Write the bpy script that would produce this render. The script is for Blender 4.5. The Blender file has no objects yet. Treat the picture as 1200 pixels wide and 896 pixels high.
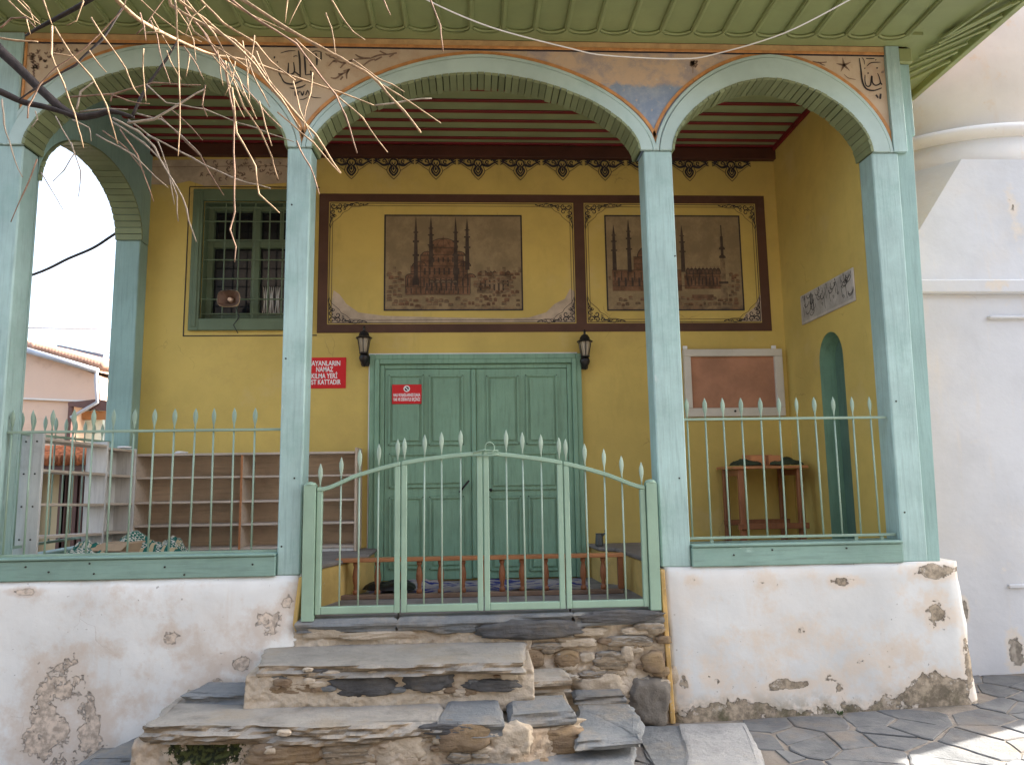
import bpy, bmesh, math, random
from mathutils import Vector, Matrix, noise as mn
from math import sin, cos, pi, radians as R_, sqrt
random.seed(11)
scene = bpy.context.scene
COL = scene.collection
W = {}                                    # world location of every linked object, by name

# ------------------------------------------------------------------ camera
FPX = 852.57; CAM = Vector((0.261, -4.6, 1.6)); ANG = [R_(v) for v in (-3.038, 7.4286, 0.8626)]
RC = (Matrix.Rotation(ANG[0], 3, 'Z') @ Matrix.Rotation(ANG[1], 3, 'X') @ Matrix.Rotation(ANG[2], 3, 'Y'))
def at(px, py, x=None, y=None, z=None):
    """photo pixel -> point on a world plane"""
    d = RC @ Vector(((px - 600) / FPX, 1, -(py - 448) / FPX))
    for i, v in enumerate((x, y, z)):
        if v is not None:
            return CAM + d * ((v - CAM[i]) / d[i])
cam = bpy.data.cameras.new('camera'); co = bpy.data.objects.new('camera', cam); COL.objects.link(co)
M3 = Matrix((RC.col[0], RC.col[2], -RC.col[1])).transposed()
co.matrix_world = Matrix.Translation(CAM) @ M3.to_4x4()
cam.sensor_fit = 'HORIZONTAL'; cam.sensor_width = 36; cam.lens = 36 * FPX / 1200; cam.clip_end = 2000; cam.clip_start = .05
scene.camera = co

# ------------------------------------------------------------------ node helpers
class NT:
    def __init__(s, name):
        s.m = bpy.data.materials.new(name); s.m.use_nodes = True
        s.t = s.m.node_tree; s.n = s.t.nodes; s.b = s.n['Principled BSDF']
        s.geo = s.n.new('ShaderNodeNewGeometry'); s.pos = s.geo.outputs['Position']
    def lk(s, a, b): s.t.links.new(a, b)
    def val(s, sock, v):
        if hasattr(v, 'is_output'): s.lk(v, sock)
        else: sock.default_value = v
    def math(s, op, a, b=0.0, clamp=False):
        n = s.n.new('ShaderNodeMath'); n.operation = op; n.use_clamp = clamp
        s.val(n.inputs[0], a); s.val(n.inputs[1], b); return n.outputs[0]
    def vmath(s, op, a, b=None):
        n = s.n.new('ShaderNodeVectorMath'); n.operation = op
        s.val(n.inputs[0], a)
        if b is not None: s.val(n.inputs[1], b)
        return n.outputs['Value'] if op in ('LENGTH', 'DOT_PRODUCT') else n.outputs[0]
    def noise(s, scale, detail=5, rough=.6, stretch=None, vec=None, off=None):
        v = vec or s.pos
        if off: v = s.vmath('ADD', v, off)
        if stretch: v = s.vmath('MULTIPLY', v, stretch)
        n = s.n.new('ShaderNodeTexNoise'); n.inputs['Scale'].default_value = scale
        n.inputs['Detail'].default_value = detail; n.inputs['Roughness'].default_value = rough
        s.lk(v, n.inputs['Vector']); return n.outputs['Fac']
    def ramp(s, f, a, b):
        n = s.n.new('ShaderNodeMapRange'); n.inputs['From Min'].default_value = a; n.inputs['From Max'].default_value = b
        n.interpolation_type = 'SMOOTHSTEP'
        s.lk(f, n.inputs['Value']); return n.outputs['Result']
    def mix(s, f, a, b):
        n = s.n.new('ShaderNodeMix'); n.data_type = 'RGBA'
        s.val(n.inputs['Factor'], f)
        for k, c in ((6, a), (7, b)):
            if hasattr(c, 'is_output'): s.lk(c, n.inputs[k])
            else: n.inputs[k].default_value = (*c[:3], 1)
        return n.outputs[2]
    def sep(s, v=None):
        n = s.n.new('ShaderNodeSeparateXYZ'); s.lk(v or s.pos, n.inputs[0]); return n.outputs
    def bump(s, h, strength=.3, dist=.01):
        n = s.n.new('ShaderNodeBump'); n.inputs['Strength'].default_value = strength; n.inputs['Distance'].default_value = dist
        s.lk(h, n.inputs['Height'])
        if s.b.inputs['Normal'].is_linked: s.lk(s.b.inputs['Normal'].links[0].from_socket, n.inputs['Normal'])
        s.lk(n.outputs[0], s.b.inputs['Normal'])
    def cracks(s, scale=1.9, w=.010, amt=.7, thr=(.52, .60)):
        d = s.n.new('ShaderNodeTexNoise'); d.inputs['Scale'].default_value = 5; d.inputs['Detail'].default_value = 5; s.lk(s.pos, d.inputs['Vector'])
        p = s.vmath('ADD', s.pos, s.vmath('MULTIPLY', d.outputs['Color'], (.22, .22, .22)))
        v = s.n.new('ShaderNodeTexVoronoi'); v.feature = 'DISTANCE_TO_EDGE'; v.inputs['Scale'].default_value = scale; s.lk(p, v.inputs['Vector'])
        k = s.math('SUBTRACT', 1.0, s.ramp(v.outputs['Distance'], w * .3, w))
        return s.math('MULTIPLY', s.math('MULTIPLY', k, s.ramp(s.noise(1.6, 5, .6, off=(8, 8, 3)), *thr)), amt)
    def done(s, col, rough=.6, metal=0., spec=.4):
        s.val(s.b.inputs['Base Color'], col if hasattr(col, 'is_output') else (*col[:3], 1))
        s.val(s.b.inputs['Roughness'], rough); s.b.inputs['Metallic'].default_value = metal
        s.b.inputs['Specular IOR Level'].default_value = spec
        return s.m
def mul(c, k): return tuple(min(1, v * k) for v in c)

def paint(name, c, var=.14, scale=2.2, rough=.55, bump=.12, grain=None, worn=None, wl=(.60, .68), dirt=None, dl=(.52, .8), metal=0., gscale=9, island=0., crack=None):
    """paint or plain material with tonal variation, optional wood grain, worn chips and dirt"""
    t = NT(name)
    n1 = t.noise(scale, 6, .65); col = t.mix(t.ramp(n1, .3, .7), mul(c, 1 - var), mul(c, 1 + var))
    if island:
        col2 = t.mix(t.geo.outputs['Random Per Island'], mul(c, 1 - island), mul(c, 1 + island)); col = t.mix(.6, col, col2)
    if grain:
        g = t.noise(gscale, 4, .6, stretch=grain); col = t.mix(t.math('MULTIPLY', t.ramp(g, .46, .72), .42), col, mul(c, .55)); g2 = t.noise(gscale * 5, 5, .7, stretch=grain, off=(2, 2, 2)); col = t.mix(t.math('MULTIPLY', t.ramp(g2, .56, .72), .35), col, mul(c, 1.35)); t.bump(g, .35, .006); t.bump(g2, .3, .003)
    if dirt:
        d = t.noise(3.1, 8, .7, off=(4, 7, 1)); col = t.mix(t.math('MULTIPLY', t.ramp(d, *dl), .55), col, dirt)
    if worn:
        w = t.noise(17, 6, .7, off=(9, 2, 5), stretch=grain and tuple(.5 if v > 1 else .16 for v in grain)); k = t.ramp(w, *wl); col = t.mix(k, col, worn)
    if crack: col = t.mix(t.cracks(1.6, .007, .4, (.57, .65)), col, crack); col = t.mix(t.math('MULTIPLY', t.ramp(t.noise(2.6, 7, .7, stretch=(2.4, 2.4, .5), off=(3, 8, 8)), .55, .72), .30), col, mul(c, .72)); col = t.mix(t.math('MULTIPLY', t.ramp(t.noise(1.7, 6, .65, off=(8, 1, 4)), .55, .75), .35), col, (.62, .50, .27))
    if bump: t.bump(t.noise(60, 3, .6), bump, .004)
    return t.done(col, rough, metal)

def plaster(name, base, stain, bare, patches=(), low=None, ax='xz', moss=None, speck=.0, thr=.42, general=.0, halo=.34, low_dark=False):
    """lime plaster with stains, peeled patches of their own shape, and a broken damp edge along the foot"""
    t = NT(name); sx = t.sep()
    n1 = t.noise(1.3, 7, .6); n2 = t.noise(7, 8, .68, off=(3, 1, 8)); n3 = t.noise(28, 4, .6)
    col = t.mix(t.ramp(n1, .36, .70), base, mul(base, .86))
    col = t.mix(t.math('MULTIPLY', t.ramp(t.noise(.9, 6, .6, off=(5, 5, 2)), .5, .75), .55), col, stain)
    m = None
    for (px, pz, rx, rz, k) in patches:
        v = t.vmath('SUBTRACT', t.pos, (px, 0, pz) if ax == 'xz' else (0, px, pz))
        v = t.vmath('MULTIPLY', v, (1 / rx, 0, 1 / rz) if ax == 'xz' else (0, 1 / rx, 1 / rz))
        d = t.math('MULTIPLY', t.math('SUBTRACT', 1.25, t.vmath('LENGTH', v), True), k)
        m = d if m is None else t.math('MAXIMUM', m, d)
    if low:
        d = t.math('MULTIPLY', t.math('DIVIDE', t.math('SUBTRACT', low[1], sx[2]), low[1] - low[0], True), 1.0)
        m = d if m is None else t.math('MAXIMUM', m, d)
    if m is None: m = t.math('MULTIPLY', n1, general)
    f = t.math('ADD', m, t.math('MULTIPLY', t.math('SUBTRACT', n2, .5), 1.9))
    soft = t.math('MULTIPLY', t.ramp(f, thr - halo, thr + .05), .85)
    col = t.mix(soft, col, stain)
    k = t.ramp(f, thr + .10, thr + .15)
    barec = t.mix(t.ramp(n3, .35, .65), mul(bare, .68), mul(bare, 1.25))
    col = t.mix(k, col, barec)
    if low_dark:
        ld = t.math('MULTIPLY', t.ramp(t.noise(11, 8, .75, off=(6, 1, 1)), .44, .62), k); col = t.mix(t.math('MULTIPLY', ld, .75), col, mul(bare, .38)); lt = t.ramp(t.noise(9, 7, .75, off=(1, 7, 7)), .58, .64); col = t.mix(t.math('MULTIPLY', t.math('MULTIPLY', lt, k), .8), col, (.55, .50, .43))
    if moss:
        mm = t.math('MULTIPLY', t.math('DIVIDE', t.math('SUBTRACT', moss[1], sx[2]), moss[1] - moss[0], True), t.ramp(t.noise(6, 6, .7, off=(1, 9, 4)), .46, .62))
        col = t.mix(t.math('MULTIPLY', mm, .8), col, (.065, .07, .03))
    ck = t.cracks(1.5, .005, .25, (.60, .66)); col = t.mix(ck, col, mul(bare, .55)); t.bump(t.math('MULTIPLY', ck, -1), .4, .004)
    dr = t.noise(3.4, 6, .65, stretch=(3.2, 1, .35), off=(1, 6, 2)); col = t.mix(t.math('MULTIPLY', t.ramp(dr, .56, .74), .35), col, stain)
    if speck: col = t.mix(t.math('MULTIPLY', t.ramp(t.noise(38, 3, .5, off=(2, 2, 2)), .70, .76), speck), col, (.12, .1, .08))
    t.bump(n3, .22, .006); t.bump(t.noise(4, 3, .5), .3, .02); t.bump(t.math('MULTIPLY', k, -1), 1.0, .014)
    return t.done(col, .85, spec=.2)

def stone(name, c1, c2, c3=None, strata=True, bumpd=.02, moss=None, side=None):
    t = NT(name)
    n = t.noise(5, 8, .65); st = t.noise(14, 6, .7, stretch=(.25, .25, 3.0))
    col = t.mix(t.ramp(n, .35, .68), c1, c2)
    if c3: col = t.mix(t.math('MULTIPLY', t.ramp(t.noise(2.4, 6, .7, off=(7, 3, 3)), .48, .66), .8), col, c3)
    col = t.mix(t.math('MULTIPLY', t.geo.outputs['Random Per Island'], .4), col, mul(c1, .62))
    if side:
        nz = t.sep(t.geo.outputs['True Normal'])[2]; k = t.math('SUBTRACT', 1.0, t.ramp(nz, .35, .75)); col = t.mix(t.math('MULTIPLY', k, .8), col, t.mix(t.ramp(st, .42, .6), side, mul(side, .5)))
    if strata:
        col = t.mix(t.math('MULTIPLY', t.ramp(st, .5, .7), .5), col, mul(c1, .42)); t.bump(st, .6, bumpd)
    if moss:
        v = t.vmath('MULTIPLY', t.vmath('SUBTRACT', t.pos, moss[0]), (1 / moss[1], 0, 1 / moss[2]))
        d = t.math('ADD', t.math('SUBTRACT', 1.3, t.vmath('LENGTH', v), True), t.math('MULTIPLY', t.math('SUBTRACT', t.noise(16, 7, .75), .5), 2.4))
        col = t.mix(t.ramp(d, .50, .60), col, t.mix(t.ramp(t.noise(50, 3, .5), .4, .6), (.012, .016, .006), (.05, .058, .016)))
    t.bump(t.noise(22, 7, .7), .6, bumpd); t.bump(t.noise(90, 3, .6), .25, .004)
    return t.done(col, .88, spec=.25)

# ------------------------------------------------------------------ object helpers
def tag(o, label=None, cat=None, group=None, kind=None):
    if label: o['label'] = label
    if cat: o['category'] = cat
    if group: o['group'] = group
    if kind: o['kind'] = kind
    return o
def empty(name, loc, label, cat, group=None):
    o = bpy.data.objects.new(name, None); COL.objects.link(o); o.location = loc; o.empty_display_size = .1
    W[o.name] = Vector(loc); return tag(o, label, cat, group)
def dup(root, offset, label=None, parent=None):
    """copy of a thing or part with copies of everything under it"""
    c = root.copy(); COL.objects.link(c)
    if parent is not None: c.parent = parent
    c.location = Vector(root.location) + Vector(offset); W[c.name] = W[root.name] + Vector(offset)
    if label: c['label'] = label
    for ch in list(root.children):
        if ch.parent == root: dup(ch, (0, 0, 0), None, c)
    return c

class MB:
    def __init__(s): s.v = []; s.f = []; s.mi = []; s.m = 0
    def face(s, *ps):
        i = len(s.v); s.v += [Vector(p) for p in ps]; s.f.append(tuple(range(i, i + len(ps)))); s.mi.append(s.m); return s
    def hexa(s, p):                        # 8 points: 4 bottom ccw, 4 top ccw
        i = len(s.v); s.v += [Vector(q) for q in p]
        for f in ((3, 2, 1, 0), (4, 5, 6, 7), (0, 1, 5, 4), (1, 2, 6, 5), (2, 3, 7, 6), (3, 0, 4, 7)):
            s.f.append(tuple(i + k for k in f)); s.mi.append(s.m)
        return s
    def box(s, x0, x1, y0, y1, z0, z1):
        return s.hexa([(x0, y0, z0), (x1, y0, z0), (x1, y1, z0), (x0, y1, z0), (x0, y0, z1), (x1, y0, z1), (x1, y1, z1), (x0, y1, z1)])
    def beam(s, a, b, w, h, up=(0, 0, 1)):
        a = Vector(a); b = Vector(b); d = (b - a).normalized(); u = Vector(up)
        if abs(d.dot(u)) > .98: u = Vector((0, 1, 0))
        sx = d.cross(u).normalized() * w / 2; sy = sx.cross(d).normalized() * h / 2
        return s.hexa([a - sx - sy, a + sx - sy, a + sx + sy, a - sx + sy, b - sx - sy, b + sx - sy, b + sx + sy, b - sx + sy])
    def tube(s, pts, r, n=8, cap=True):
        pts = [Vector(p) for p in pts]; N = len(pts); rr = r if isinstance(r, (list, tuple)) else [r] * N
        i0 = len(s.v); u = None
        for k, p in enumerate(pts):
            d = (pts[min(k + 1, N - 1)] - pts[max(k - 1, 0)]).normalized()
            if u is None: u = d.orthogonal().normalized()
            u = (u - d * u.dot(d)).normalized(); w = d.cross(u)
            for j in range(n):
                a = 2 * pi * j / n; s.v.append(p + (u * cos(a) + w * sin(a)) * rr[k])
        for k in range(N - 1):
            for j in range(n):
                a = i0 + k * n + j; b = i0 + k * n + (j + 1) % n
                s.f.append((a, b, b + n, a + n)); s.mi.append(s.m)
        if cap:
            s.f.append(tuple(i0 + j for j in range(n))[::-1]); s.mi.append(s.m)
            s.f.append(tuple(i0 + (N - 1) * n + j for j in range(n))); s.mi.append(s.m)
        return s
    def lathe(s, prof, c, n=20, sy=1.0):   # prof: (r, z)
        c = Vector(c); i0 = len(s.v); N = len(prof)
        for r, z in prof:
            for j in range(n):
                a = 2 * pi * j / n; s.v.append(c + Vector((r * cos(a), r * sin(a) * sy, z)))
        for k in range(N - 1):
            for j in range(n):
                a = i0 + k * n + j; b = i0 + k * n + (j + 1) % n
                s.f.append((a, b, b + n, a + n)); s.mi.append(s.m)
        s.f.append(tuple(i0 + j for j in range(n))[::-1]); s.mi.append(s.m)
        s.f.append(tuple(i0 + (N - 1) * n + j for j in range(n))); s.mi.append(s.m)
        return s
    def prism(s, poly, fn0, fn1):          # polygon (u,v) placed by fn0 and fn1 (front, back)
        i = len(s.v); n = len(poly)
        s.v += [Vector(fn0(*p)) for p in poly] + [Vector(fn1(*p)) for p in poly]
        s.f.append(tuple(i + k for k in range(n))); s.f.append(tuple(i + n + k for k in range(n))[::-1]); s.mi += [s.m] * 2
        for k in range(n):
            s.f.append((i + k, i + (k + 1) % n, i + n + (k + 1) % n, i + n + k)[::-1]); s.mi.append(s.m)
        return s
    def strip(s, A, B):                    # quads between two polylines
        i = len(s.v); n = len(A); s.v += [Vector(p) for p in A] + [Vector(p) for p in B]
        for k in range(n - 1):
            s.f.append((i + k, i + k + 1, i + n + k + 1, i + n + k)); s.mi.append(s.m)
        return s
    def ring(s, inner, outer, y0, y1):     # arch-shaped solid between two xz curves
        def c(P, y): return [(x, y, z) for x, z in P]
        s.strip(c(inner, y0), c(outer, y0)); s.strip(c(outer, y1), c(inner, y1)); s.strip(c(outer, y0), c(outer, y1)); s.strip(c(inner, y1), c(inner, y0))
        for k in (0, -1):
            (a, b), (e, f) = inner[k], outer[k]; s.face((a, y0, b), (e, y0, f), (e, y1, f), (a, y1, b))
        return s
    def ribbon(s, pts, w, fn):             # flat brush stroke in (u,v), width list or value
        P = [Vector((p[0], p[1])) for p in pts]; n = len(P); A = []; B = []
        for k in range(n):
            d = P[min(k + 1, n - 1)] - P[max(k - 1, 0)]
            if d.length < 1e-9: d = Vector((1, 0))
            d.normalize(); q = Vector((-d.y, d.x)) * ((w[k] if isinstance(w, (list, tuple)) else w) / 2)
            A.append(fn(*(P[k] + q))); B.append(fn(*(P[k] - q)))
        return s.strip(A, B)
    def build(s, name, mats, parent=None, bevel=0, smooth=False, fix=True, rough=0, seg=1):
        me = bpy.data.meshes.new(name)
        xs = [v.x for v in s.v]; ys = [v.y for v in s.v]; zs = [v.z for v in s.v]
        o = Vector(((min(xs) + max(xs)) / 2, (min(ys) + max(ys)) / 2, min(zs)))
        bm = bmesh.new(); vs = [bm.verts.new(v - o) for v in s.v]
        for f, mi in zip(s.f, s.mi):
            try:
                fc = bm.faces.new([vs[k] for k in f]); fc.material_index = mi; fc.smooth = smooth
            except ValueError: pass
        bmesh.ops.remove_doubles(bm, verts=bm.verts, dist=1e-5)
        if fix: bmesh.ops.recalc_face_normals(bm, faces=bm.faces)
        if bevel:
            es = [e for e in bm.edges if len(e.link_faces) == 2 and e.calc_face_angle(0) > .5]
            bmesh.ops.bevel(bm, geom=es, offset=bevel, segments=seg, affect='EDGES', profile=.7, clamp_overlap=True)
        bm.to_mesh(me); bm.free()
        for m in (mats if isinstance(mats, (list, tuple)) else [mats]): me.materials.append(m)
        ob = bpy.data.objects.new(name, me); COL.objects.link(ob)
        pw = W[parent.name] if parent is not None else Vector((0, 0, 0))
        if parent is not None: ob.parent = parent
        ob.location = o - pw; W[ob.name] = o
        return ob

def wall_plane(y): return lambda u, v: (u, y, v)
def text_mesh(txt, size, bold=0.0):
    cu = bpy.data.curves.new('t', 'FONT'); cu.body = txt; cu.size = size; cu.align_x = 'CENTER'; cu.align_y = 'CENTER'; cu.offset = bold; cu.resolution_u = 3
    o = bpy.data.objects.new('t', cu); COL.objects.link(o)
    me = bpy.data.meshes.new_from_object(o.evaluated_get(bpy.context.evaluated_depsgraph_get()))
    V = [v.co.copy() for v in me.vertices]; F = [tuple(p.vertices) for p in me.polygons]
    bpy.data.objects.remove(o); bpy.data.curves.remove(cu); bpy.data.meshes.remove(me)
    return V, F
def add_text(mb, txt, size, fn, bold=0., width=None):
    V, F = text_mesh(txt, size, bold)
    k = 1.
    if width: w = max(v.x for v in V) - min(v.x for v in V); k = width / w
    i = len(mb.v); mb.v += [Vector(fn(v.x * k, v.y)) for v in V]
    for f in F: mb.f.append(tuple(i + q for q in f)); mb.mi.append(mb.m)

# ------------------------------------------------------------------ materials
m_post = paint('post_paint', (.365, .52, .495), .16, 1.6, .5, grain=(6, 6, .35), worn=(.50, .60, .57), wl=(.62, .72), dirt=(.24, .40, .36), dl=(.45, .72))
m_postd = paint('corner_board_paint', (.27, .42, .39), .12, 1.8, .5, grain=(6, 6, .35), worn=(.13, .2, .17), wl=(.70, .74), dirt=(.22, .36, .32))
m_sill = paint('sill_paint', (.215, .34, .29), .12, 2, .5, grain=(.35, 6, 6), worn=(.36, .52, .46), wl=(.63, .74), dirt=(.17, .33, .26))
m_arch = paint('arch_paint', (.42, .55, .52), .10, 2.0, .5, worn=(.50, .24, .18), wl=(.735, .75), dirt=(.26, .42, .38))
m_plank = paint('arch_plank_paint', (.20, .235, .125), .2, 4, .6, island=.25)
m_eave = paint('eave_paint', (.27, .315, .14), .10, 1.5, .5, dirt=(.19, .22, .09))
m_ceil = paint('ceiling_green', (.26, .30, .15), .12, 2, .6)
m_red = paint('batten_red', (.17, .012, .014), .15, 3, .55)
m_brown = paint('brown_frame_paint', (.085, .038, .022), .18, 3, .7, dirt=(.14, .08, .06))
m_cornice = paint('cornice_brown', (.07, .022, .012), .2, 3, .6)
m_yellow = paint('yellow_wall', (.575, .43, .12), .12, 1.1, .8, bump=.2, crack=(.25, .16, .06), dirt=(.46, .32, .11), dl=(.5, .8), worn=(.36, .26, .11), wl=(.73, .76))
m_platy = paint('platform_yellow', (.56, .39, .13), .2, 2.5, .8, bump=.3, dirt=(.3, .2, .1), worn=(.5, .42, .32), wl=(.66, .70))
m_doorp = paint('door_green', (.205, .36, .25), .10, 2, .42, grain=(5, 5, .4), dirt=(.125, .25, .16))
m_doorp2 = paint('narrow_door_green', (.11, .19, .145), .15, 3, .5, grain=(5, 5, .4))
m_groove = paint('door_shadow_gap', (.03, .05, .03), .1)  # near-black colour standing in for the shade in grooves and gaps
m_winp = paint('window_green', (.115, .16, .095), .14, 2.5, .5, dirt=(.09, .13, .075))
m_gate = paint('gate_paint', (.275, .40, .30), .10, 3, .42, worn=(.30, .24, .14), wl=(.735, .76), dirt=(.28, .45, .34))
m_bar = paint('gate_bar_paint', (.33, .43, .34), .12, 5, .42, worn=(.28, .25, .16), wl=(.72, .76))
m_rail = paint('railing_paint', (.26, .36, .28), .12, 5, .45, worn=(.20, .2, .13), wl=(.70, .76))
m_greyw = paint('grey_board', (.60, .59, .56), .10, 2, .7, grain=(5, 5, .4), dirt=(.3, .28, .25))
m_shelf = paint('beige_board', (.56, .45, .345), .15, 2.5, .75, grain=(.4, 5, 5), dirt=(.24, .18, .13))
m_shelfl = paint('pale_shelf_board', (.52, .44, .36), .12, 2.5, .7, dirt=(.33, .28, .22))
m_wood = paint('brown_wood', (.27, .105, .045), .2, 3, .5, grain=(4, 4, .5))
m_woodh = paint('brown_wood_rail', (.42, .18, .075), .2, 3, .45, grain=(.4, 5, 5))
m_white = paint('white_frame', (.62, .58, .50), .08, 3, .5, dirt=(.4, .36, .3))
m_cork = paint('brown_board', (.42, .21, .125), .18, 3, .8)
m_blk = paint('black_iron', (.018, .016, .015), .2, 6, .4)
m_redsign = paint('sign_red', (.62, .010, .018), .05, 4, .35)
m_whitesign = paint('sign_white', (.82, .82, .82), .03, 4, .4)
m_horn = paint('horn_beige', (.66, .48, .35), .2, 9, .5, worn=(.25, .12, .06), wl=(.6, .7))
m_hornd = paint('horn_throat', (.17, .105, .075), .2, 9, .6)
m_glassd = NT('dark_window_glass').done((.012, .014, .018), .12, spec=.6)
m_lampg = NT('lamp_glass'); m_lampg.b.inputs['Transmission Weight'].default_value = .55; m_lampg = m_lampg.done((.75, .66, .52), .2)
m_cream = paint('faded_plaster', (.47, .37, .27), .2, 6, .85, dirt=(.3, .22, .16), worn=(.22, .14, .1), wl=(.68, .74))
m_ink = paint('ink_black', (.035, .030, .032), .3, 20, .8, bump=0)
m_inkb = paint('ink_brown', (.13, .075, .06), .3, 20, .8, bump=0)
m_inkg = paint('ink_faded', (.22, .15, .11), .3, 20, .8, bump=0)
m_gold = paint('ornament_gold', (.60, .43, .14), .15, 6, .8)
m_orange = paint('orange_line', (.52, .25, .09), .2, 12, .6, worn=(.3, .16, .07), wl=(.62, .7))
m_tan = paint('tan_strip', (.50, .33, .16), .2, 8, .7, dirt=(.28, .2, .12))
m_slate = stone('slate', (.175, .19, .20), (.25, .255, .25), (.33, .29, .23))
m_sstep = stone('step_stone', (.31, .29, .255), (.42, .385, .33), (.36, .30, .22), side=(.30, .23, .15))
m_sdark = stone('dark_slate', (.085, .086, .09), (.16, .155, .148), (.2, .17, .13))
m_sbrown = stone('brown_stone', (.23, .165, .11), (.36, .27, .17), (.40, .28, .14))
m_mortar = stone('mortar', (.50, .42, .315), (.62, .53, .42), (.40, .32, .235), strata=False, bumpd=.03)
pm = at(232, 886, y=-.82)
m_mortarm = stone('mossy_mortar', (.36, .30, .22), (.50, .42, .33), (.28, .20, .13), strata=False, bumpd=.03, moss=(pm, .25, .11))
m_cement = stone('rough_cement', (.17, .15, .125), (.26, .235, .20), None, strata=False, bumpd=.02)

def pp(lst, **k):
    out = []
    for (px, py, rx, ry, s) in lst:
        p = at(px, py, **k); out.append((p.x if 'y' in k else p.y, p.z, rx / 181, ry / 181, s))
    return out
PEEL = pp([(72, 795, 46, 40, .80), (58, 858, 50, 58, .80), (108, 852, 30, 60, .86), (250, 770, 60, 40, .36), (150, 700, 80, 20, .30), (160, 820, 60, 40, .34), (312, 733, 38, 26, .72), (200, 745, 26, 13, .8), (340, 705, 14, 20, .7), (262, 800, 36, 14, .72), (285, 775, 22, 18, .7), (30, 692, 20, 6, .8), (135, 762, 18, 12, .55), (225, 775, 26, 40, .4)], y=0)
m_white_l = plaster('white_plaster_left', (.78, .795, .775), (.60, .52, .44), (.54, .46, .38), PEEL, speck=.5, thr=.56, halo=.52)
PEER = pp([(850, 838, 70, 26, 1.1), (930, 800, 45, 10, .85), (1000, 835, 80, 22, .9), (1100, 815, 55, 36, 1.1), (1090, 715, 34, 26, .62), (1095, 668, 40, 14, .85), (1132, 780, 12, 45, 1.0), (985, 680, 24, 10, .72), (800, 800, 12, 30, .7), (930, 750, 90, 34, .36), (1030, 775, 90, 40, .40), (960, 800, 120, 24, .42), (850, 790, 50, 40, .30), (890, 690, 30, 40, .28), (810, 680, 12, 10, .6)], y=0)
m_white_r = plaster('white_plaster_right', (.665, .675, .66), (.64, .555, .46), (.36, .30, .225), PEER, low=(.10, .30), moss=(.10, .30), speck=.55, thr=.50, halo=.44, low_dark=True)
MINP = pp([(1128, 715, 10, 22, .95), (1190, 765, 18, 30, 1.05), (1105, 690, 8, 12, .7), (1165, 335, 20, 14, .55), (1195, 250, 14, 60, .5), (1192, 840, 20, 8, .7)], y=.5)
m_min = plaster('minaret_plaster', (.59, .61, .64), (.66, .60, .52), (.27, .24, .2), MINP, speck=.10, thr=.55)
m_minw = plaster('minaret_plaster_warm', (.73, .72, .70), (.68, .58, .47), (.3, .25, .2), (), speck=.1, thr=.75, general=.6)

# paint of the sky scene in the spandrel: its own bands of colour
def spandrel_sky():
    t = NT('painted_sky_spandrel'); z = t.sep()[2]
    n = t.noise(9, 7, .7); e = t.math('ADD', z, t.math('MULTIPLY', t.math('SUBTRACT', n, .5), .16))
    c = t.mix(t.ramp(e, 4.22, 4.26), t.mix(t.ramp(n, .4, .65), (.22, .29, .40), (.33, .38, .46)), t.mix(t.ramp(t.noise(5, 7, .7), .42, .62), (.56, .42, .30), (.36, .31, .30)))
    c = t.mix(t.ramp(t.noise(22, 5, .6), .62, .72), c, (.55, .47, .38)); t.bump(n, .2, .004)
    return t.done(c, .8)
m_sky_sp = spandrel_sky()
def mural_mat():
    t = NT('mural_ground'); z = t.sep()[2]
    n = t.noise(5, 7, .7); e = t.math('ADD', z, t.math('MULTIPLY', t.math('SUBTRACT', n, .5), .22))
    c = t.mix(t.ramp(e, 3.0, 3.1), t.mix(t.ramp(t.noise(14, 6, .7), .4, .6), (.12, .08, .05), (.25, .14, .07)), t.mix(t.ramp(n, .38, .66), (.225, .165, .09), (.33, .245, .135)))
    c = t.mix(t.math('MULTIPLY', t.ramp(t.noise(26, 5, .7), .5, .62), t.ramp(t.math('MULTIPLY', e, -1), -3.08, -2.95)), c, (.09, .062, .05))
    return t.done(c, .8)
m_mural = mural_mat()
m_mur_a = paint('mural_russet', (.165, .088, .048), .45, 14, .8, dirt=(.10, .07, .05), bump=0)
m_mur_b = paint('mural_umber', (.062, .043, .032), .3, 14, .8, bump=0)
m_mur_c = paint('mural_ochre', (.215, .15, .085), .4, 14, .8, bump=0)

# ------------------------------------------------------------------ the mosque porch
bld = empty('mosque_porch', (.2, .8, 0), 'yellow mosque porch with pale green wooden arches, posts and painted frieze over a white plinth', 'building')
ZT, ZF, ZP = 4.545, .77, 1.045        # soffit, aisle floor, platform
SP = 3.765
def sup(cx, a, zs, r, n=1.75, N=40, ext=None):
    out = []
    for k in range(N + 1):
        t = pi * k / N; u = -cos(t); out.append((cx + a * u, zs + r * max(0., 1 - abs(u) ** n) ** (1 / n)))
    return out
ARC = [dict(i=(-1.782, .838, .545), o=(-1.80, .945, .71)), dict(i=(.303, 1.088, .535), o=(.325, 1.18, .675)), dict(i=(2.303, .695, .525), o=(2.32, .825, .705))]
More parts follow.
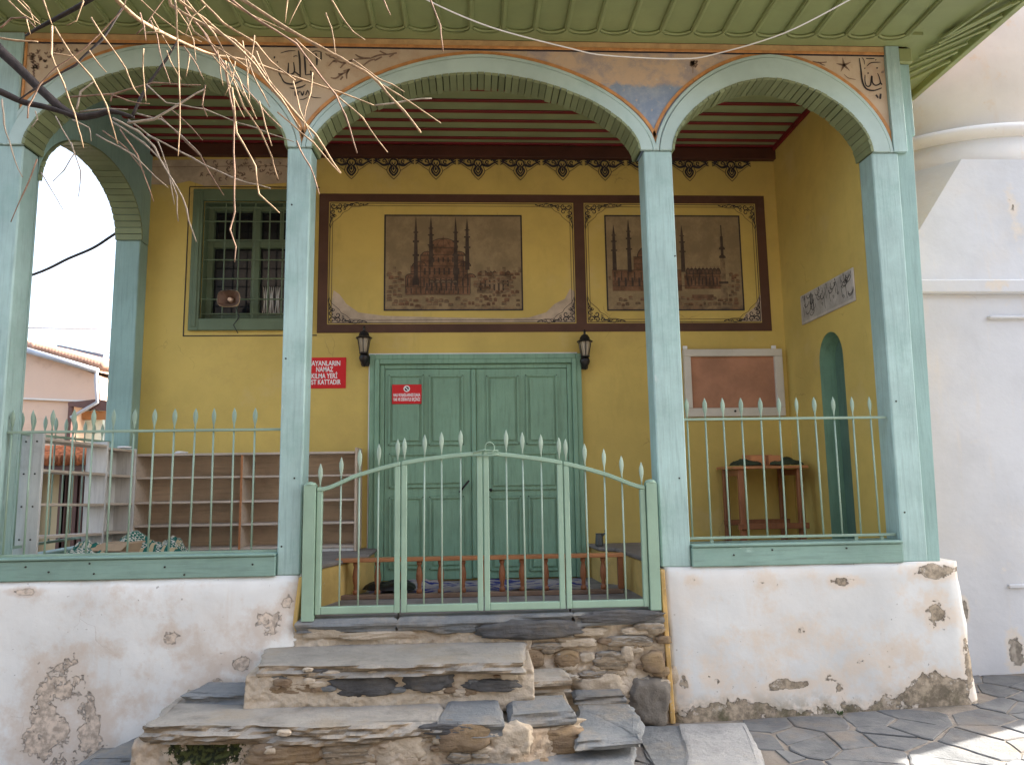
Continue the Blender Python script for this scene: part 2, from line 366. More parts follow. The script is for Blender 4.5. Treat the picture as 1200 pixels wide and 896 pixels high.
# posts (front and a darker chamfer line on each)
def post(x0, x1, x2, x3, z0, z1, y0=0., y1=.17, m=m_post, bev=.008):
    return MB().hexa([(x0, y0, z0), (x1, y0, z0), (x1, y1, z0), (x0, y1, z0), (x2, y0, z1), (x3, y0, z1), (x3, y1, z1), (x2, y1, z1)]).build('post', m, bld, bev)
post(-2.98, -2.62, -2.98, -2.62, 1.03, SP)
post(-.945, -.805, -.945, -.790, 1.03, SP)
post(1.425, 1.612, 1.415, 1.607, 1.03, SP)
post(2.975, 3.142, 2.992, 3.18, 1.03, SP)
MB().hexa([(3.144, .012, 1.03), (3.228, .012, 1.03), (3.228, .2, 1.03), (3.144, .2, 1.03), (3.182, .012, 3.9), (3.30, .012, 3.9), (3.30, .2, 3.9), (3.182, .2, 3.9)]).build('corner_board', m_postd, bld, .001)
MB().box(3.145, 3.24, -.014, .17, SP + .003, ZT - .004).build('corner_block', m_post, bld, .001)
MB().box(3.243, 3.325, .02, .2, 3.903, ZT - .12).build('corner_board', m_postd, bld, .001)
MB().box(3.243, 3.345, -.0, .24, ZT - .117, ZT - .004).build('corner_block', m_eave, bld, .01)
MB().box(-2.98, -2.665, -.01, .17, SP + .003, ZT - .004).build('corner_block', m_post, bld, .006)
# nail heads on the posts and sills
nail = MB()
for (px, py) in [(791, 300), (765, 500), (796, 560), (1050, 470), (1060, 600), (335, 420), (345, 560), (330, 640), (350, 655), (30, 664), (57, 670), (105, 660), (110, 672), (193, 664), (216, 673), (296, 661), (297, 671), (905, 644), (992, 642), (860, 650), (1080, 560), (342, 240)]:
    p = at(px, py, y=-.001); nail.lathe([(.006, 0), (.005, .002)], (p.x, p.y, p.z), 6)
nl = MB()
for v in range(0, 1): pass
for (px, py) in [(791, 300), (796, 560), (1050, 470), (1060, 600), (335, 420), (345, 560), (330, 640), (30, 664), (57, 670), (105, 660), (110, 672), (193, 664), (216, 673), (296, 661), (905, 644), (992, 642), (860, 650), (342, 240)]:
    p = at(px, py, y=-.022 if 650 < py or 640 < py and px > 850 else 0); nl.tube([(p.x, p.y + .004, p.z), (p.x, p.y - .003, p.z)], .006, 6)
nl.build('nail_heads', m_blk, bld)
# sill beams on the plinth
for x0, x1, zz in ((-3.0, -.948, 1.03), (1.614, 2.972, 1.03)):
    b = MB().box(x0, x1, -.02, .16, zz, 1.148); b.box(x0, x1, -.032, .17, 1.15, 1.168); b.build('sill_beam', m_sill, bld, .005)
# arcade wall (spandrels), archivolts, planked linings
aw = MB()
for a in ARC:
    cx, h, r = a['i']; I = sup(cx, h + .012, SP, r + .012)
    top = [(x, ZT) for x, z in I]
    aw.m = 0; aw.ring(I, top, .010, .165)
E_ = [(a['i'][0] - a['i'][1] - .0125, a['i'][0] + a['i'][1] + .0125) for a in ARC]
for x0, x1 in ((-2.665, E_[0][0]), (E_[0][1], E_[1][0]), (E_[1][1], E_[2][0]), (E_[2][1], 3.143)):
    aw.box(x0, x1, .010, .165, SP + .003, ZT)
for f, idx in zip(aw.f, range(len(aw.f))):
    c = sum((aw.v[k] for k in f), Vector()) / len(f)
    aw.mi[idx] = 1 if .62 < c.x < 2.42 else 0
m_cream_sp = plaster('painted_frieze', (.56, .455, .335), (.46, .34, .24), (.33, .28, .26), (), thr=.66, general=.8)
aw.build('arcade_wall', [m_cream_sp, m_sky_sp], bld)
for a in ARC:
    cx, h, r = a['i']; ox, oh, orr = a['o']
    I = sup(cx, h, SP, r); O = sup(ox, oh - .03, SP, orr - .03); O2 = sup(ox, oh, SP, orr)
    N = 46
    # fine saw-tooth on the lower edge where the lining planks end
    A = MB().ring(I, O, -.016, .009)
    arch = A.build('arch', m_arch, bld, .003)
    g = MB().ring(sup(ox, oh - .026, SP, orr - .026), O2, -.010, .0092).build('moulding', m_arch, arch, .003)
    MB().ring(sup(ox, oh + .004, SP + .02, orr - .016), sup(ox, oh + .028, SP + .02, orr + .008), .004, .0098).build('painted_line', m_orange, arch)
    L = MB(); n = int(2.6 * h / .045 * 1.35)
    P1 = sup(cx, h + .003, SP, r + .003, N=400)
    # equal arc lengths
    S = [0.]
    for k in range(400): S.append(S[-1] + sqrt((P1[k + 1][0] - P1[k][0]) ** 2 + (P1[k + 1][1] - P1[k][1]) ** 2))
    def pa(s):
        k = min(399, max(0, next((q for q in range(400) if S[q + 1] >= s), 399))); f = (s - S[k]) / (S[k + 1] - S[k] + 1e-9)
        return Vector((P1[k][0] + (P1[k + 1][0] - P1[k][0]) * f, 0, P1[k][1] + (P1[k + 1][1] - P1[k][1]) * f))
    n = int(S[-1] / .047); d = S[-1] / n
    for k in range(n):
        g_ = random.choice((.0016, .002, .0025, .004))
        p, q = pa(k * d + g_), pa((k + 1) * d - g_); t = (q - p).normalized(); nn = Vector((t.z, 0, -t.x))
        th = random.uniform(.014, .022); y0 = -.018 - random.uniform(.0, .006); y1 = .185
        i1, i2 = p + nn * th, q + nn * th
        e = [Vector((v.x, y, v.z)) for y in (y0, y1) for v in (p, q, i2, i1)]
        L.hexa([e[0], e[1], e[2], e[3], e[4], e[5], e[6], e[7]])
    L.build('lining', m_plank, arch, .0015)
    MB().ring(sup(cx, h + .0125 - .0085, SP, r + .0125 - .0085), sup(cx, h + .0125 - .0005, SP, r + .0125 - .0005), .0095, .186).build('lining_gap_shade', m_groove, arch)  # dark strip behind the planks, painting shade into the gaps
# trims and tan strip along the frieze top
MB().box(-2.66, 3.142, -.002, .0095, 4.483, 4.503).box(-2.66, -2.645, -.002, .0095, SP + .2, 4.482).build('frieze_trim', m_orange, bld, .002)
MB().box(-2.66, 3.142, .001, .0095, 4.504, ZT - .003).build('frieze_strip', m_tan, bld)
MB().box(-2.66, 3.142, .003, .0096, 4.474, 4.4825).build('frieze_line', m_ink, bld)

# lettering and leaves painted on the spandrels
FY = .0075; fp = wall_plane(FY)
def px_stroke(mb, pts, w, y=FY, sm=6, fn=None):
    """brush stroke through photo pixels on a wall plane"""
    P = [at(a, b, y=y) for a, b in pts]; P = [(p.x, p.z) for p in P]
    Q = smooth_line(P, sm); n = len(Q)
    ww = [w * (.45 + .55 * sin(pi * (k + .6) / (n + .2))) for k in range(n)]
    mb.ribbon(Q, ww, wall_plane(y))
def smooth_line(P, k=6):
    if len(P) < 3: return P
    out = []
    for i in range(len(P) - 1):
        p0 = P[max(i - 1, 0)]; p1 = P[i]; p2 = P[i + 1]; p3 = P[min(i + 2, len(P) - 1)]
        for j in range(k):
            t = j / k
            out.append(tuple(.5 * (2 * b + (c - a) * t + (2 * a - 5 * b + 4 * c - d) * t * t + (3 * b - a - 3 * c + d) * t ** 3) for a, b, c, d in zip(p0, p1, p2, p3)))
    out.append(P[-1]); return out
def cz(x, y): return (290 + x / 8.0, 40 + y / 8.0)
def stroke8(mb, pts, w): px_stroke(mb, [cz(*p) for p in pts], w * 1.12)
ca = MB()
for pts, w in [([(478, 155), (490, 250), (495, 420)], .012), ([(530, 170), (540, 280), (545, 385)], .012), ([(385, 270), (382, 330), (380, 385), (410, 380), (440, 350), (432, 265)], .012),
               ([(440, 350), (470, 375), (495, 395)], .009), ([(640, 180), (650, 240), (650, 295)], .012), ([(320, 410), (350, 455), (420, 470), (480, 450), (530, 430)], .011),
               ([(395, 505), (450, 510), (510, 495), (545, 475)], .010), ([(300, 310), (295, 360), (320, 410)], .010), ([(590, 345), (605, 390), (600, 420)], .012),
               ([(310, 180), (380, 160), (450, 158)], .006), ([(430, 215), (450, 205), (470, 210)], .006), ([(585, 290), (600, 300), (620, 290)], .007), ([(690, 170), (690, 240)], .010), ([(545, 385), (600, 380), (625, 420)], .008), ([(275, 265), (285, 262)], .012), ([(255, 210), (250, 230)], .010), ([(600, 175), (640, 160), (690, 168)], .006),
               ([(445, 535), (448, 580)], .009), ([(470, 530), (475, 580), (470, 545), (488, 545), (492, 530)], .007), ([(500, 540), (515, 575), (530, 535)], .009), ([(565, 525), (545, 575), (565, 530), (582, 578)], .007), ([(490, 615), (530, 610), (565, 590)], .006), ([(570, 575), (620, 595), (690, 600)], .005)]:
    stroke8(ca, pts, w)
spn = next(o for o in bld.children if o.name.startswith('arcade_wall'))
ca.build('lettering', m_ink, spn)
lv = MB()
for pts in [[(760, 300), (820, 250), (900, 270), (1000, 240), (1150, 230)], [(870, 320), (920, 270), (990, 250)], [(900, 350), (960, 330)], [(1010, 190), (1060, 220), (1150, 225)], [(1080, 300), (1140, 255), (1195, 235)], [(780, 410), (830, 415), (880, 380), (950, 345)], [(930, 420), (930, 370), (955, 330)], [(870, 430), (895, 400)], [(850, 375), (890, 375)], [(800, 250), (840, 265)], [(1150, 230), (1230, 200), (1330, 190)], [(1190, 250), (1260, 215)], [(1240, 160), (1300, 190)], [(1330, 190), (1400, 178)], [(1330, 215), (1370, 190)]]:
    stroke8(lv, pts, .011)
for (x, y) in [(760, 200), (730, 180), (800, 215)]: stroke8(lv, [(x, y), (x + 20, y + 18), (x + 55, y + 20)], .008)
lv.build('leaf_painting', m_inkg, spn)
ri = MB()
def c9(x, y): return (940 + x / 8.143, 40 + y / 8.145)
for pts, w in [([(545, 230), (560, 330), (575, 450), (610, 520), (680, 540), (760, 515)], .013), ([(570, 225), (590, 250), (595, 290)], .006), ([(600, 390), (600, 450), (615, 495), (650, 490), (665, 400), (670, 460), (700, 490), (745, 470), (738, 420), (720, 375)], .011), ([(610, 235), (690, 235)], .008), ([(620, 305), (660, 275), (748, 270)], .007),
               ([(705, 580), (725, 610)], .016), ([(750, 570), (745, 620)], .016), ([(745, 460), (762, 485)], .012), ([(710, 320), (720, 330)], .014), ([(625, 370), (635, 378)], .012), ([(595, 325), (600, 330)], .012), ([(700, 245), (706, 250)], .012)]:
    px_stroke(ri, [c9(*p) for p in pts], w)
ri.build('lettering', m_ink, spn)
st = MB(); c = at(*c9(400, 298), y=FY)
for k in range(5):
    a = pi / 2 + k * 2 * pi / 5 + .12; st.ribbon([(c.x, c.z), (c.x + .028 * cos(a), c.z + .028 * sin(a)), (c.x + .056 * cos(a), c.z + .056 * sin(a))], [.018, .013, .002], fp)
px_stroke(st, [c9(*p) for p in [(400, 385), (440, 420), (510, 435)]], .007); px_stroke(st, [c9(*p) for p in [(100, 260), (160, 275), (235, 268)]], .010); px_stroke(st, [c9(*p) for p in [(150, 265), (190, 290), (220, 300)]], .008)
st.build('star_painting', m_inkg, spn)
fl = MB()
for k in range(46):
    x = 34 + random.random() * 62; y = 55 + random.random() * 28
    if y > 55 + (96 - x) * .55: continue
    a = random.random() * 6; px_stroke(fl, [(x, y), (x + 3 * cos(a), y + 3 * sin(a)), (x + 4 * cos(a + .8), y + 4.5 * sin(a + .8))], .012)
for k in range(10): px_stroke(fl, [(36 + k * .4, 62 + k * 3.5), (39 + random.random() * 3, 66 + k * 3.5)], .011)
fl.build('flower_painting', m_inkg, spn)
bush = MB(); cc = at(812, 76, y=FY)
for k in range(26):
    a = random.random() * 6.28; rr = random.random() * .035; bush.ribbon([(cc.x + rr * cos(a), cc.z + rr * sin(a) * .7), (cc.x + rr * cos(a) + .012, cc.z + rr * sin(a) * .7 + .012)], .010, fp)
px_stroke(bush, [(812, 76), (812, 86)], .006); bush.build('tree_painting', m_inkg, spn)

# ---- eave: soffit sheet, scalloped board and battens
XE, YE = 3.75, -.64
MB().prism([(-3.12, .0), (-3.12, YE), (XE, YE), (XE, 2.4), (3.34, 2.4), (3.34, 0.)], lambda u, v: (u, v, ZT + .022), lambda u, v: (u, v, ZT + .045)).build('soffit', m_eave, bld)
sof = next(o for o in bld.children if o.name.startswith('soffit'))
pit = at(628, 28, z=ZT).x - at(590, 28, z=ZT).x; x0 = at(590, 28, z=ZT).x
sb = MB(); nB = 0
k0 = int((x0 + 3.12) / pit); xs0 = x0 - k0 * pit
edge = []
k = 0
while xs0 + (k + 1) * pit < 3.30:
    xa = xs0 + k * pit
    for j in range(12):
        u = j / 12; q = 2 * u - 1; edge.append((xa + u * pit, -.068 - .080 * (1 - sqrt(max(0, 1 - (abs(q) * .98) ** 2.2)))))
    k += 1
edge.append((xs0 + k * pit, -.14)); edge.append((3.34, -.14))
sb.strip([(x, .0, ZT) for x, y in edge], [(x, y, ZT) for x, y in edge]); sb.strip([(x, y, ZT) for x, y in edge], [(x, y, ZT + .021) for x, y in edge])
sb.build('scalloped_board', m_eave, sof)
# raised bead round every scallop, battens between
bd = MB()
for q in range(k):
    xa = xs0 + q * pit
    pts = [(xa + u * pit, -.085 - .080 * (1 - sqrt(max(0, 1 - (abs(2 * u - 1) * .98) ** 2.2))), ZT + .012) for u in [.06 + .88 * j / 14 for j in range(15)]]
    bd.tube(pts, .009, 6)
bd.build('scallop_beads', m_eave, sof, smooth=True)
for q in range(k + 1):
    xa = xs0 + q * pit
    if xa < -3.08: continue
    MB().box(xa - .016, xa + .016, YE + .02, -.135, ZT - .002, ZT + .0215).box(xa - .008, xa + .008, YE + .02, -.137, ZT - .010, ZT - .0022).build('batten', m_eave, sof, .003)
zz = ZT - .012
for a, b in [((1064, 79), (1134, 50)), ((1067, 93), (1114, 71)), ((1066, 86), (1122, 60)), ((1077, 67), (1160, 32)), ((1085, 60), (1175, 18)), ((1104, 45), (1168, 1)), ((1104, 45), (1186, 4)), ((1100, 50), (1196, 0))]:
    p, q = at(*a, z=zz), at(*b, z=zz)
    if q.x > XE - .03: q = p + (q - p) * ((XE - .03 - p.x) / (q.x - p.x))
    MB().beam(p, q, .022, .02).build('batten', m_eave, sof, .003)
MB().box(XE - .024, XE + .02, YE, 2.4, ZT - .03, ZT + .12).box(-3.12, XE - .026, YE - .02, YE + .02, ZT - .03, ZT + .12).build('fascia', m_eave, bld, .004)
m_tile = paint('roof_tile', (.32, .13, .07), .3, 6, .8)
MB().hexa([(-3.18, YE - .1, ZT + .122), (XE + .1, YE - .1, ZT + .122), (XE + .1, 7, ZT + .122), (-3.18, 7, ZT + .122), (-2.0, 1.5, 5.6), (2.2, 1.5, 5.6), (2.2, 5, 5.6), (-2.0, 5, 5.6)]).build('roof', m_tile, bld)
# hall body behind (walls only, so the porch belongs to a building)
MB().box(-2.69, 3.31, 1.78, 6.6, -.4, ZT + .02).build('hall_walls', m_white_l, bld)

# ---- ceiling
YB, XR, XL = 1.55, 2.99, -2.50
MB().box(-2.62, 3.0, .167, YB + .05, 4.52, 4.54).build('ceiling', m_ceil, bld)
cei = next(o for o in bld.children if o.name.startswith('ceiling'))
for yy in (.265, .42, .578, .745, .912, 1.066, 1.220, 1.372, 1.478):
    MB().box(-2.60, 2.958, yy - .019, yy + .019, 4.506, 4.519).build('batten', m_red, cei, .004)
MB().box(2.960, 2.988, .17, 1.52, 4.478, 4.5185).build('edge_batten', m_red, cei, .004)

# ---- rear wall with a window hole
wl0 = at(239.6, 236, y=YB).x; wzt = at(239.6, 236, y=YB).z; wzb = at(237, 374, y=YB).z; wl1 = at(356, 300, y=YB).x
rw = MB()
rw.box(XL - .2, wl0, YB, YB + .2, .7, 4.52); rw.box(wl1, 3.3, YB, YB + .2, .7, 4.52); rw.box(wl0, wl1, YB, YB + .2, .7, wzb); rw.box(wl0, wl1, YB, YB + .2, wzt, 4.52)
rwo = rw.build('rear_wall', m_yellow, bld)
MB().box(XL, XR, YB - .06, YB - .001, 4.398, 4.502).build('cornice', m_cornice, bld, .004)
# painted brown frame on the rear wall (raised a few mm of paint and plaster)
def rp(px, py, y=YB): p = at(px, py, y=y); return p.x, p.z
FR = MB(); y0 = YB - .006
def rect(mb, a, b, c, d, y=y0): mb.prism([a, b, c, d], wall_plane(y), wall_plane(YB - .0005))
xl, zt = rp(374.7, 226); xr_, zb = rp(904.5, 388.6); zt = (rp(375, 225.5)[1] + rp(900.3, 231.6)[1]) / 2; zb = (rp(375, 390)[1] + rp(909, 387.7)[1]) / 2
ft = .073
xd0, xd1 = rp(673.3, 300)[0], rp(685.5, 300)[0]
rect(FR, (xl, zt - ft), (xr_, zt - ft), (xr_, zt), (xl, zt)); rect(FR, (xl, zb), (xr_, zb), (xr_, zb + ft), (xl, zb + ft))
rect(FR, (xl, zb + ft + .0005), (xl + .083, zb + ft + .0005), (xl + .083, zt - ft - .0005), (xl, zt - ft - .0005)); rect(FR, (xr_ - .083, zb + ft + .0005), (xr_, zb + ft + .0005), (xr_, zt - ft - .0005), (xr_ - .083, zt - ft - .0005))
rect(FR, (xd0, zb + ft + .0005), (xd1, zb + ft + .0005), (xd1, zt - ft - .0005), (xd0, zt - ft - .0005))
FR.build('painted_frame', m_brown, rwo)
OP = wall_plane(YB - .0035)
def spiral(mb, cx, cz_, r, t0, turns, w, s=1, fn=OP):
    n = 16; pts = []
    for k in range(n + 1):
        f = k / n; a = t0 + s * turns * 2 * pi * f; q = r * (1 - .8 * f); pts.append((cx + q * cos(a), cz_ + q * sin(a)))
    mb.ribbon(pts, [w * (1 - .45 * k / n) for k in range(n + 1)], fn)
def corner(mb, x, z, sx, sz, L=.34, H=.24):
    """scroll ornament in a panel corner"""
    def f(u, v): return OP(x + sx * u, z + sz * v)
    for (cx, cz_, r, t0, s, w) in [(.040, .038, .030, 0, 1, .011), (.092, .035, .026, 2.5, -1, .010), (.038, .092, .026, 1, 1, .010), (.088, .082, .026, 3.5, 1, .010), (.140, .030, .020, 0, 1, .009), (.030, .140, .018, 0, -1, .009), (.190, .024, .015, 2, -1, .008), (.055, .128, .015, 2, 1, .007), (.132, .060, .014, 2, -1, .007)]:
        spiral(mb, cx, cz_, r, t0, 1.1, w, s, f)
    wave = [(u, .018 + .010 * sin(u * 46)) for u in [.15 + k * (L - .15) / 22 for k in range(23)]]; mb.ribbon(wave, [.010 * (1 - .6 * k / 22) for k in range(23)], f)
    wave = [(.016 + .008 * sin(v * 52), v) for v in [.14 + k * (H - .14) / 18 for k in range(19)]]; mb.ribbon(wave, [.010 * (1 - .5 * k / 18) for k in range(19)], f)
    for u in (.21, .25, .29): mb.ribbon([(u, .012), (u + .012, .030), (u + .026, .026)], [.003, .008, .002], f)
    env = smooth_line([(.012, H), (.034, .19), (.060, .165), (.10, .13), (.12, .10), (.165, .075), (.20, .045), (.26, .042), (.30, .03), (L, .014)], 5); mb.ribbon(env, .004, f)
def mural(xa, za, xb, zb_, inn, seedpts, which):
    """picture rectangle (xa,za)-(xb,zb_) in its double-lined panel inn"""
    g = MB(); g.m = 0; g.prism([(xa, za), (xb, za), (xb, zb_), (xa, zb_)], wall_plane(YB - .002), wall_plane(YB - .0004))
    m = g.build('mural', m_mural, rwo)
    w_, h_ = xb - xa, zb_ - za
    A = MB()
    def F(y): return lambda u, v: (xa + u * w_, y - len(A.f) * 4e-6, za + v * h_)
    ou = MB(); e = .006
    for a, b in (((xa - e, za), (xb + e, za)), ((xa - e, zb_), (xb + e, zb_)), ((xa, za), (xa, zb_)), ((xb, za), (xb, zb_))): ou.ribbon([a, b], .013, wall_plane(YB - .003 if a[1] == b[1] else YB - .0033))
    ou.build('picture_outline', m_ink, m)
    ix0, iz0, ix1, iz1 = inn; ln = MB()
    for off, ww in ((.012, .006), (.034, .004)):
        c4 = [(ix0 + off, iz0 + off), (ix1 - off, iz0 + off), (ix1 - off, iz1 - off), (ix0 + off, iz1 - off)]
        for k in range(4): ln.ribbon([c4[k], c4[(k + 1) % 4]], ww, wall_plane(YB - .0026 - .0003 * (k % 2)))
    for (x, z, sx, sz) in ((ix0, iz0, 1, 1), (ix1, iz0, -1, 1), (ix0, iz1, 1, -1), (ix1, iz1, -1, -1)): corner(ln, x, z, sx, sz)
    ln.build('corner_scrolls', m_ink, m)
    rnd = random.Random(which)
    fa = F(YB - .0026); fb = F(YB - .0031); fc = F(YB - .0036)
    A.m = 0
    def R2(u0, u1, v0, v1, fn=fa): A.face(fn(u0, v0), fn(u1, v0), fn(u1, v1), fn(u0, v1))
    def minaret(u, v0, v1, k=1.):
        hh = v1 - v0
        A.ribbon([(u, v0), (u, v0 + hh * .5)], [.022 * k, .017 * k], fb) if False else None
        for (f0, f1, a, b) in ((0, .42, .016, .014), (.42, .45, .024, .024), (.45, .62, .013, .012), (.62, .65, .022, .022), (.65, .76, .011, .010), (.76, .78, .018, .018), (.78, 1.0, .010, .001)):
            A.face(fb(u - a * k * .8, v0 + hh * f0), fb(u + a * k * .8, v0 + hh * f0), fb(u + b * k * .8, v0 + hh * f1), fb(u - b * k * .8, v0 + hh * f1))
    def dome(u, v, r, hr, fn=fb):
        P = [fn(u + r * cos(pi * k / 14), v + hr * sin(pi * k / 14)) for k in range(15)]; A.face(*P)
        A.ribbon([(u, v + hr), (u, v + hr * 1.35)], [.006, .002], fn)
        mm = A.m; A.m = 1; A.ribbon([(u + r * cos(pi * k / 14), v + hr * sin(pi * k / 14)) for k in range(15)], .007, fn)
        for q in (-.5, 0, .5): A.ribbon([(u + r * q, v), (u + r * q * .55, v + hr * .75), (u, v + hr)], .0028, fn)
        A.ribbon([(u - r, v), (u + r, v)], .006, fn); A.m = mm
    if which == 1:
        A.m = 0; R2(.15, .62, .16, .34); R2(.19, .60, .34, .46); R2(.26, .57, .46, .58); R2(.32, .53, .58, .66); dome(.425, .655, .105, .10)
        for u, v, r in ((.25, .46, .05), (.575, .46, .05), (.31, .57, .045), (.54, .57, .045), (.19, .34, .04), (.62, .34, .04)): dome(u, v, r, r * 1.0)
        A.m = 1
        for u, b, t_ in ((.225, .26, .985), (.335, .45, .985), (.516, .26, .985), (.60, .42, .97)): minaret(u, b, t_, 1.25)
        A.m = 2; R2(.67, .92, .17, .36); A.m = 0
        for k in range(7): dome(.70 + k * .033, .36, .018, .045)
        A.m = 1
        for k in range(7): R2(.69 + k * .033, .703 + k * .033, .20, .31, fc)
        for k in range(8): R2(.285 + k * .035, .297 + k * .035, .37, .44, fc)
        for k in range(7): R2(.30 + k * .035, .312 + k * .035, .20, .28, fc)
        for k in range(5): R2(.35 + k * .035, .360 + k * .035, .50, .55, fc)
        for v, a, b in ((.34, .15, .62), (.46, .19, .60), (.58, .26, .57), (.16, .15, .62), (.24, .15, .62), (.40, .19, .60), (.52, .26, .57)): A.ribbon([(a, v), (b, v)], .005, fc)
        for k in range(12): A.ribbon([(.165 + k * .04, .25), (.165 + k * .04, .33)], .010, fc)
        for k in range(14): A.ribbon([(.16 + k * .034, .17), (.16 + k * .034, .225)], .006, fc)
        for u in (.15, .19, .26, .32, .53, .57, .60, .62): A.ribbon([(u, .17), (u, .34 if u in (.15, .62) else .46 if u in (.19, .60) else .58)], .005, fc)
        A.m = 2
        for k in range(5): dome(.34 + k * .042, .285, .017, .03, fc)
        for k in range(26): R2(.02 + k * .038, .045 + k * .038, .36 + .04 * sin(k * 2.1), .41 + .05 * sin(k * 2.1)) if (k * .038 < .11 or k * .038 > .62) else None
        nb = 190
    else:
        A.m = 0; R2(.04, .55, .20, .42); R2(.2, .5, .42, .56); dome(.34, .56, .11, .13); R2(.57, .84, .22, .38)
        for k in range(9): dome(.60 + k * .028, .38, .016, .06)
        A.m = 1
        for u, b, t_ in ((.06, .42, .9), (.17, .40, .96), (.565, .40, .90)): minaret(u, b, t_, 1.2)
        A.m = 2; R2(.835, .885, .10, .30); R2(.842, .878, .30, .57); A.m = 1; dome(.86, .55, .022, .03, fc); dome(.86, .64, .020, .03, fc); R2(.85, .87, .57, .78, fc); R2(.856, .864, .78, .9, fc); R2(.825, .895, .275, .30, fc)
        A.m = 0; R2(.62, .78, .10, .16); A.m = 1
        for k in range(9): R2(.59 + k * .027, .60 + k * .027, .26, .34, fc)
        for k in range(8): R2(.08 + k * .05, .095 + k * .05, .25, .34, fc)
        for v, a, b in ((.42, .04, .55), (.30, .04, .55), (.25, .04, .84), (.35, .57, .84), (.56, .2, .5), (.49, .2, .5)): A.ribbon([(a, v), (b, v)], .005, fc)
        for k in range(16): A.ribbon([(.06 + k * .048, .31), (.06 + k * .048, .40)], .008, fc) if k < 10 or k > 10 else None
        nb = 150
    v = .36
    while v > .02:                          # rows of small houses of the town around the mosque
        u = .012 + rnd.random() * .02
        while u < .955:
            a = rnd.uniform(.018, .042); b = rnd.uniform(.022, .040); v2 = v + rnd.uniform(-.012, .012)
            inside = (.14 < u + a / 2 < .65) if which == 1 else (.03 < u + a / 2 < .90)
            if not (inside and v2 > .12) and u + a < .985 and rnd.random() < .82:
                fk = F(YB - .0038); A.m = rnd.choice((2, 2, 0)); R2(u, u + a, v2, v2 + b * .62, fk); A.m = 0
                A.face(fk(u - .003, v2 + b * .62), fk(u + a + .003, v2 + b * .62), fk(u + a * .75, v2 + b), fk(u + a * .25, v2 + b)); A.m = 1
                for q in (.22, .5, .78): A.ribbon([(u + a * q, v2 + b * .18), (u + a * q, v2 + b * .45)], .0035, fk)
                A.ribbon([(u, v2), (u + a, v2)], .003, fk)
            u += a + rnd.uniform(.0, .014)
        v -= rnd.uniform(.036, .05)
    A.build('mosque_drawing', [m_mur_a, m_mur_b, m_mur_c], m)
    return m
p0, p1 = rp(450.5, 363.5), rp(610.5, 253); q0, q1 = rp(712.3, 363.5), rp(865.5, 253.5)
mural(p0[0], p0[1], p1[0], p1[1], (xl + .083, zb + ft, xd0, zt - ft), None, 1)
mural(q0[0], q0[1], q1[0], q1[1], (xd1, zb + ft, xr_ - .083, zt - ft), None, 2)
for nm_, P in (('left', [(389, 378), (389, 352), (391, 340), (398, 345), (406, 356), (420, 366), (450, 370), (520, 372), (600, 373), (620, 372), (640, 366), (650, 356), (662, 350), (668, 338), (673.5, 342), (674, 378)]), ('right', [(868, 377), (874, 368), (884, 360), (890, 346), (894, 344), (896.5, 376)])):
    bq = MB(); P2_ = [rp(*q) for q in P]; bq.prism([(max(x, xl + .0835), max(z, zb + ft + .0005)) for x, z in P2_], wall_plane(YB - .0012), wall_plane(YB - .0004)); bq.build('bare_plaster', m_cream, rwo)
# pendant ornaments along the top of the wall
zc = rp(600, 186)[1]
for px in [412 + 49.4 * k for k in range(0, 11)]:
    if px > 905: continue
    pen = MB(); x = rp(px, 195)[0]; q = 0
    def G(u, v, x=x): return (x + u * 1.18, YB - .0032 - .00004 * len(pen.f), zc - v * 1.22)
    for s in (1, -1):
        pen.ribbon(smooth_line([(0, .012), (s * .022, .02), (s * .030, .045), (s * .016, .065), (s * .030, .09), (s * .022, .115), (0, .138)], 4), .013, G)
        pen.ribbon(smooth_line([(0, .055), (s * .016, .078), (s * .014, .10), (0, .118)], 4), .009, G)
        pen.ribbon(smooth_line([(s * .034, .02), (s * .05, .05), (s * .038, .06), (s * .05, .10), (s * .03, .135), (0, .165)], 4), .005, G)
        pen.ribbon(smooth_line([(s * .034, .05), (s * .075, .060), (s * .11, .040), (s * .151, .022)], 4), [.020 - .0009 * k for k in range(13)], G); pen.ribbon(smooth_line([(s * .03, .014), (s * .07, .008), (s * .11, .012), (s * .151, .008)], 4), .008, G); pen.ribbon(smooth_line([(s * .05, .10), (s * .085, .078), (s * .12, .052), (s * .151, .036)], 4), .004, G)
        spiral(pen, s * .135, .012, .010, 2, 1, .007, s, G)
        spiral(pen, s * .07, .030, .018, 1, 1.1, .011, s, G); spiral(pen, s * .105, .016, .013, 1, 1, .009, -s, G)
    pen.ribbon([(0, .07), (0, .09), (0, .10)], [.004, .018, .003], G)
    for s in (1, -1):
        pen.ribbon(smooth_line([(s * .10, .004), (s * .125, .030), (s * .138, .045), (s * .151, .052)], 4), .007, G); pen.ribbon([(s * .118, .012), (s * .128, .022), (s * .14, .014)], [.004, .014, .004], G); pen.ribbon([(s * .012, .035), (s * .010, .05), (0, .06)], [.006, .010, .004], G)
    for k in range(len(pen.v)): pass
    pen.build('pendant_ornament', m_ink, rwo)
MB().prism([(rp(385, 186)[0], zc - .004), (XR - .003, zc - .004), (XR - .003, zc + .004), (rp(385, 186)[0], zc + .004)], wall_plane(YB - .004), wall_plane(YB - .0005)).build('top_line', m_ink, rwo)
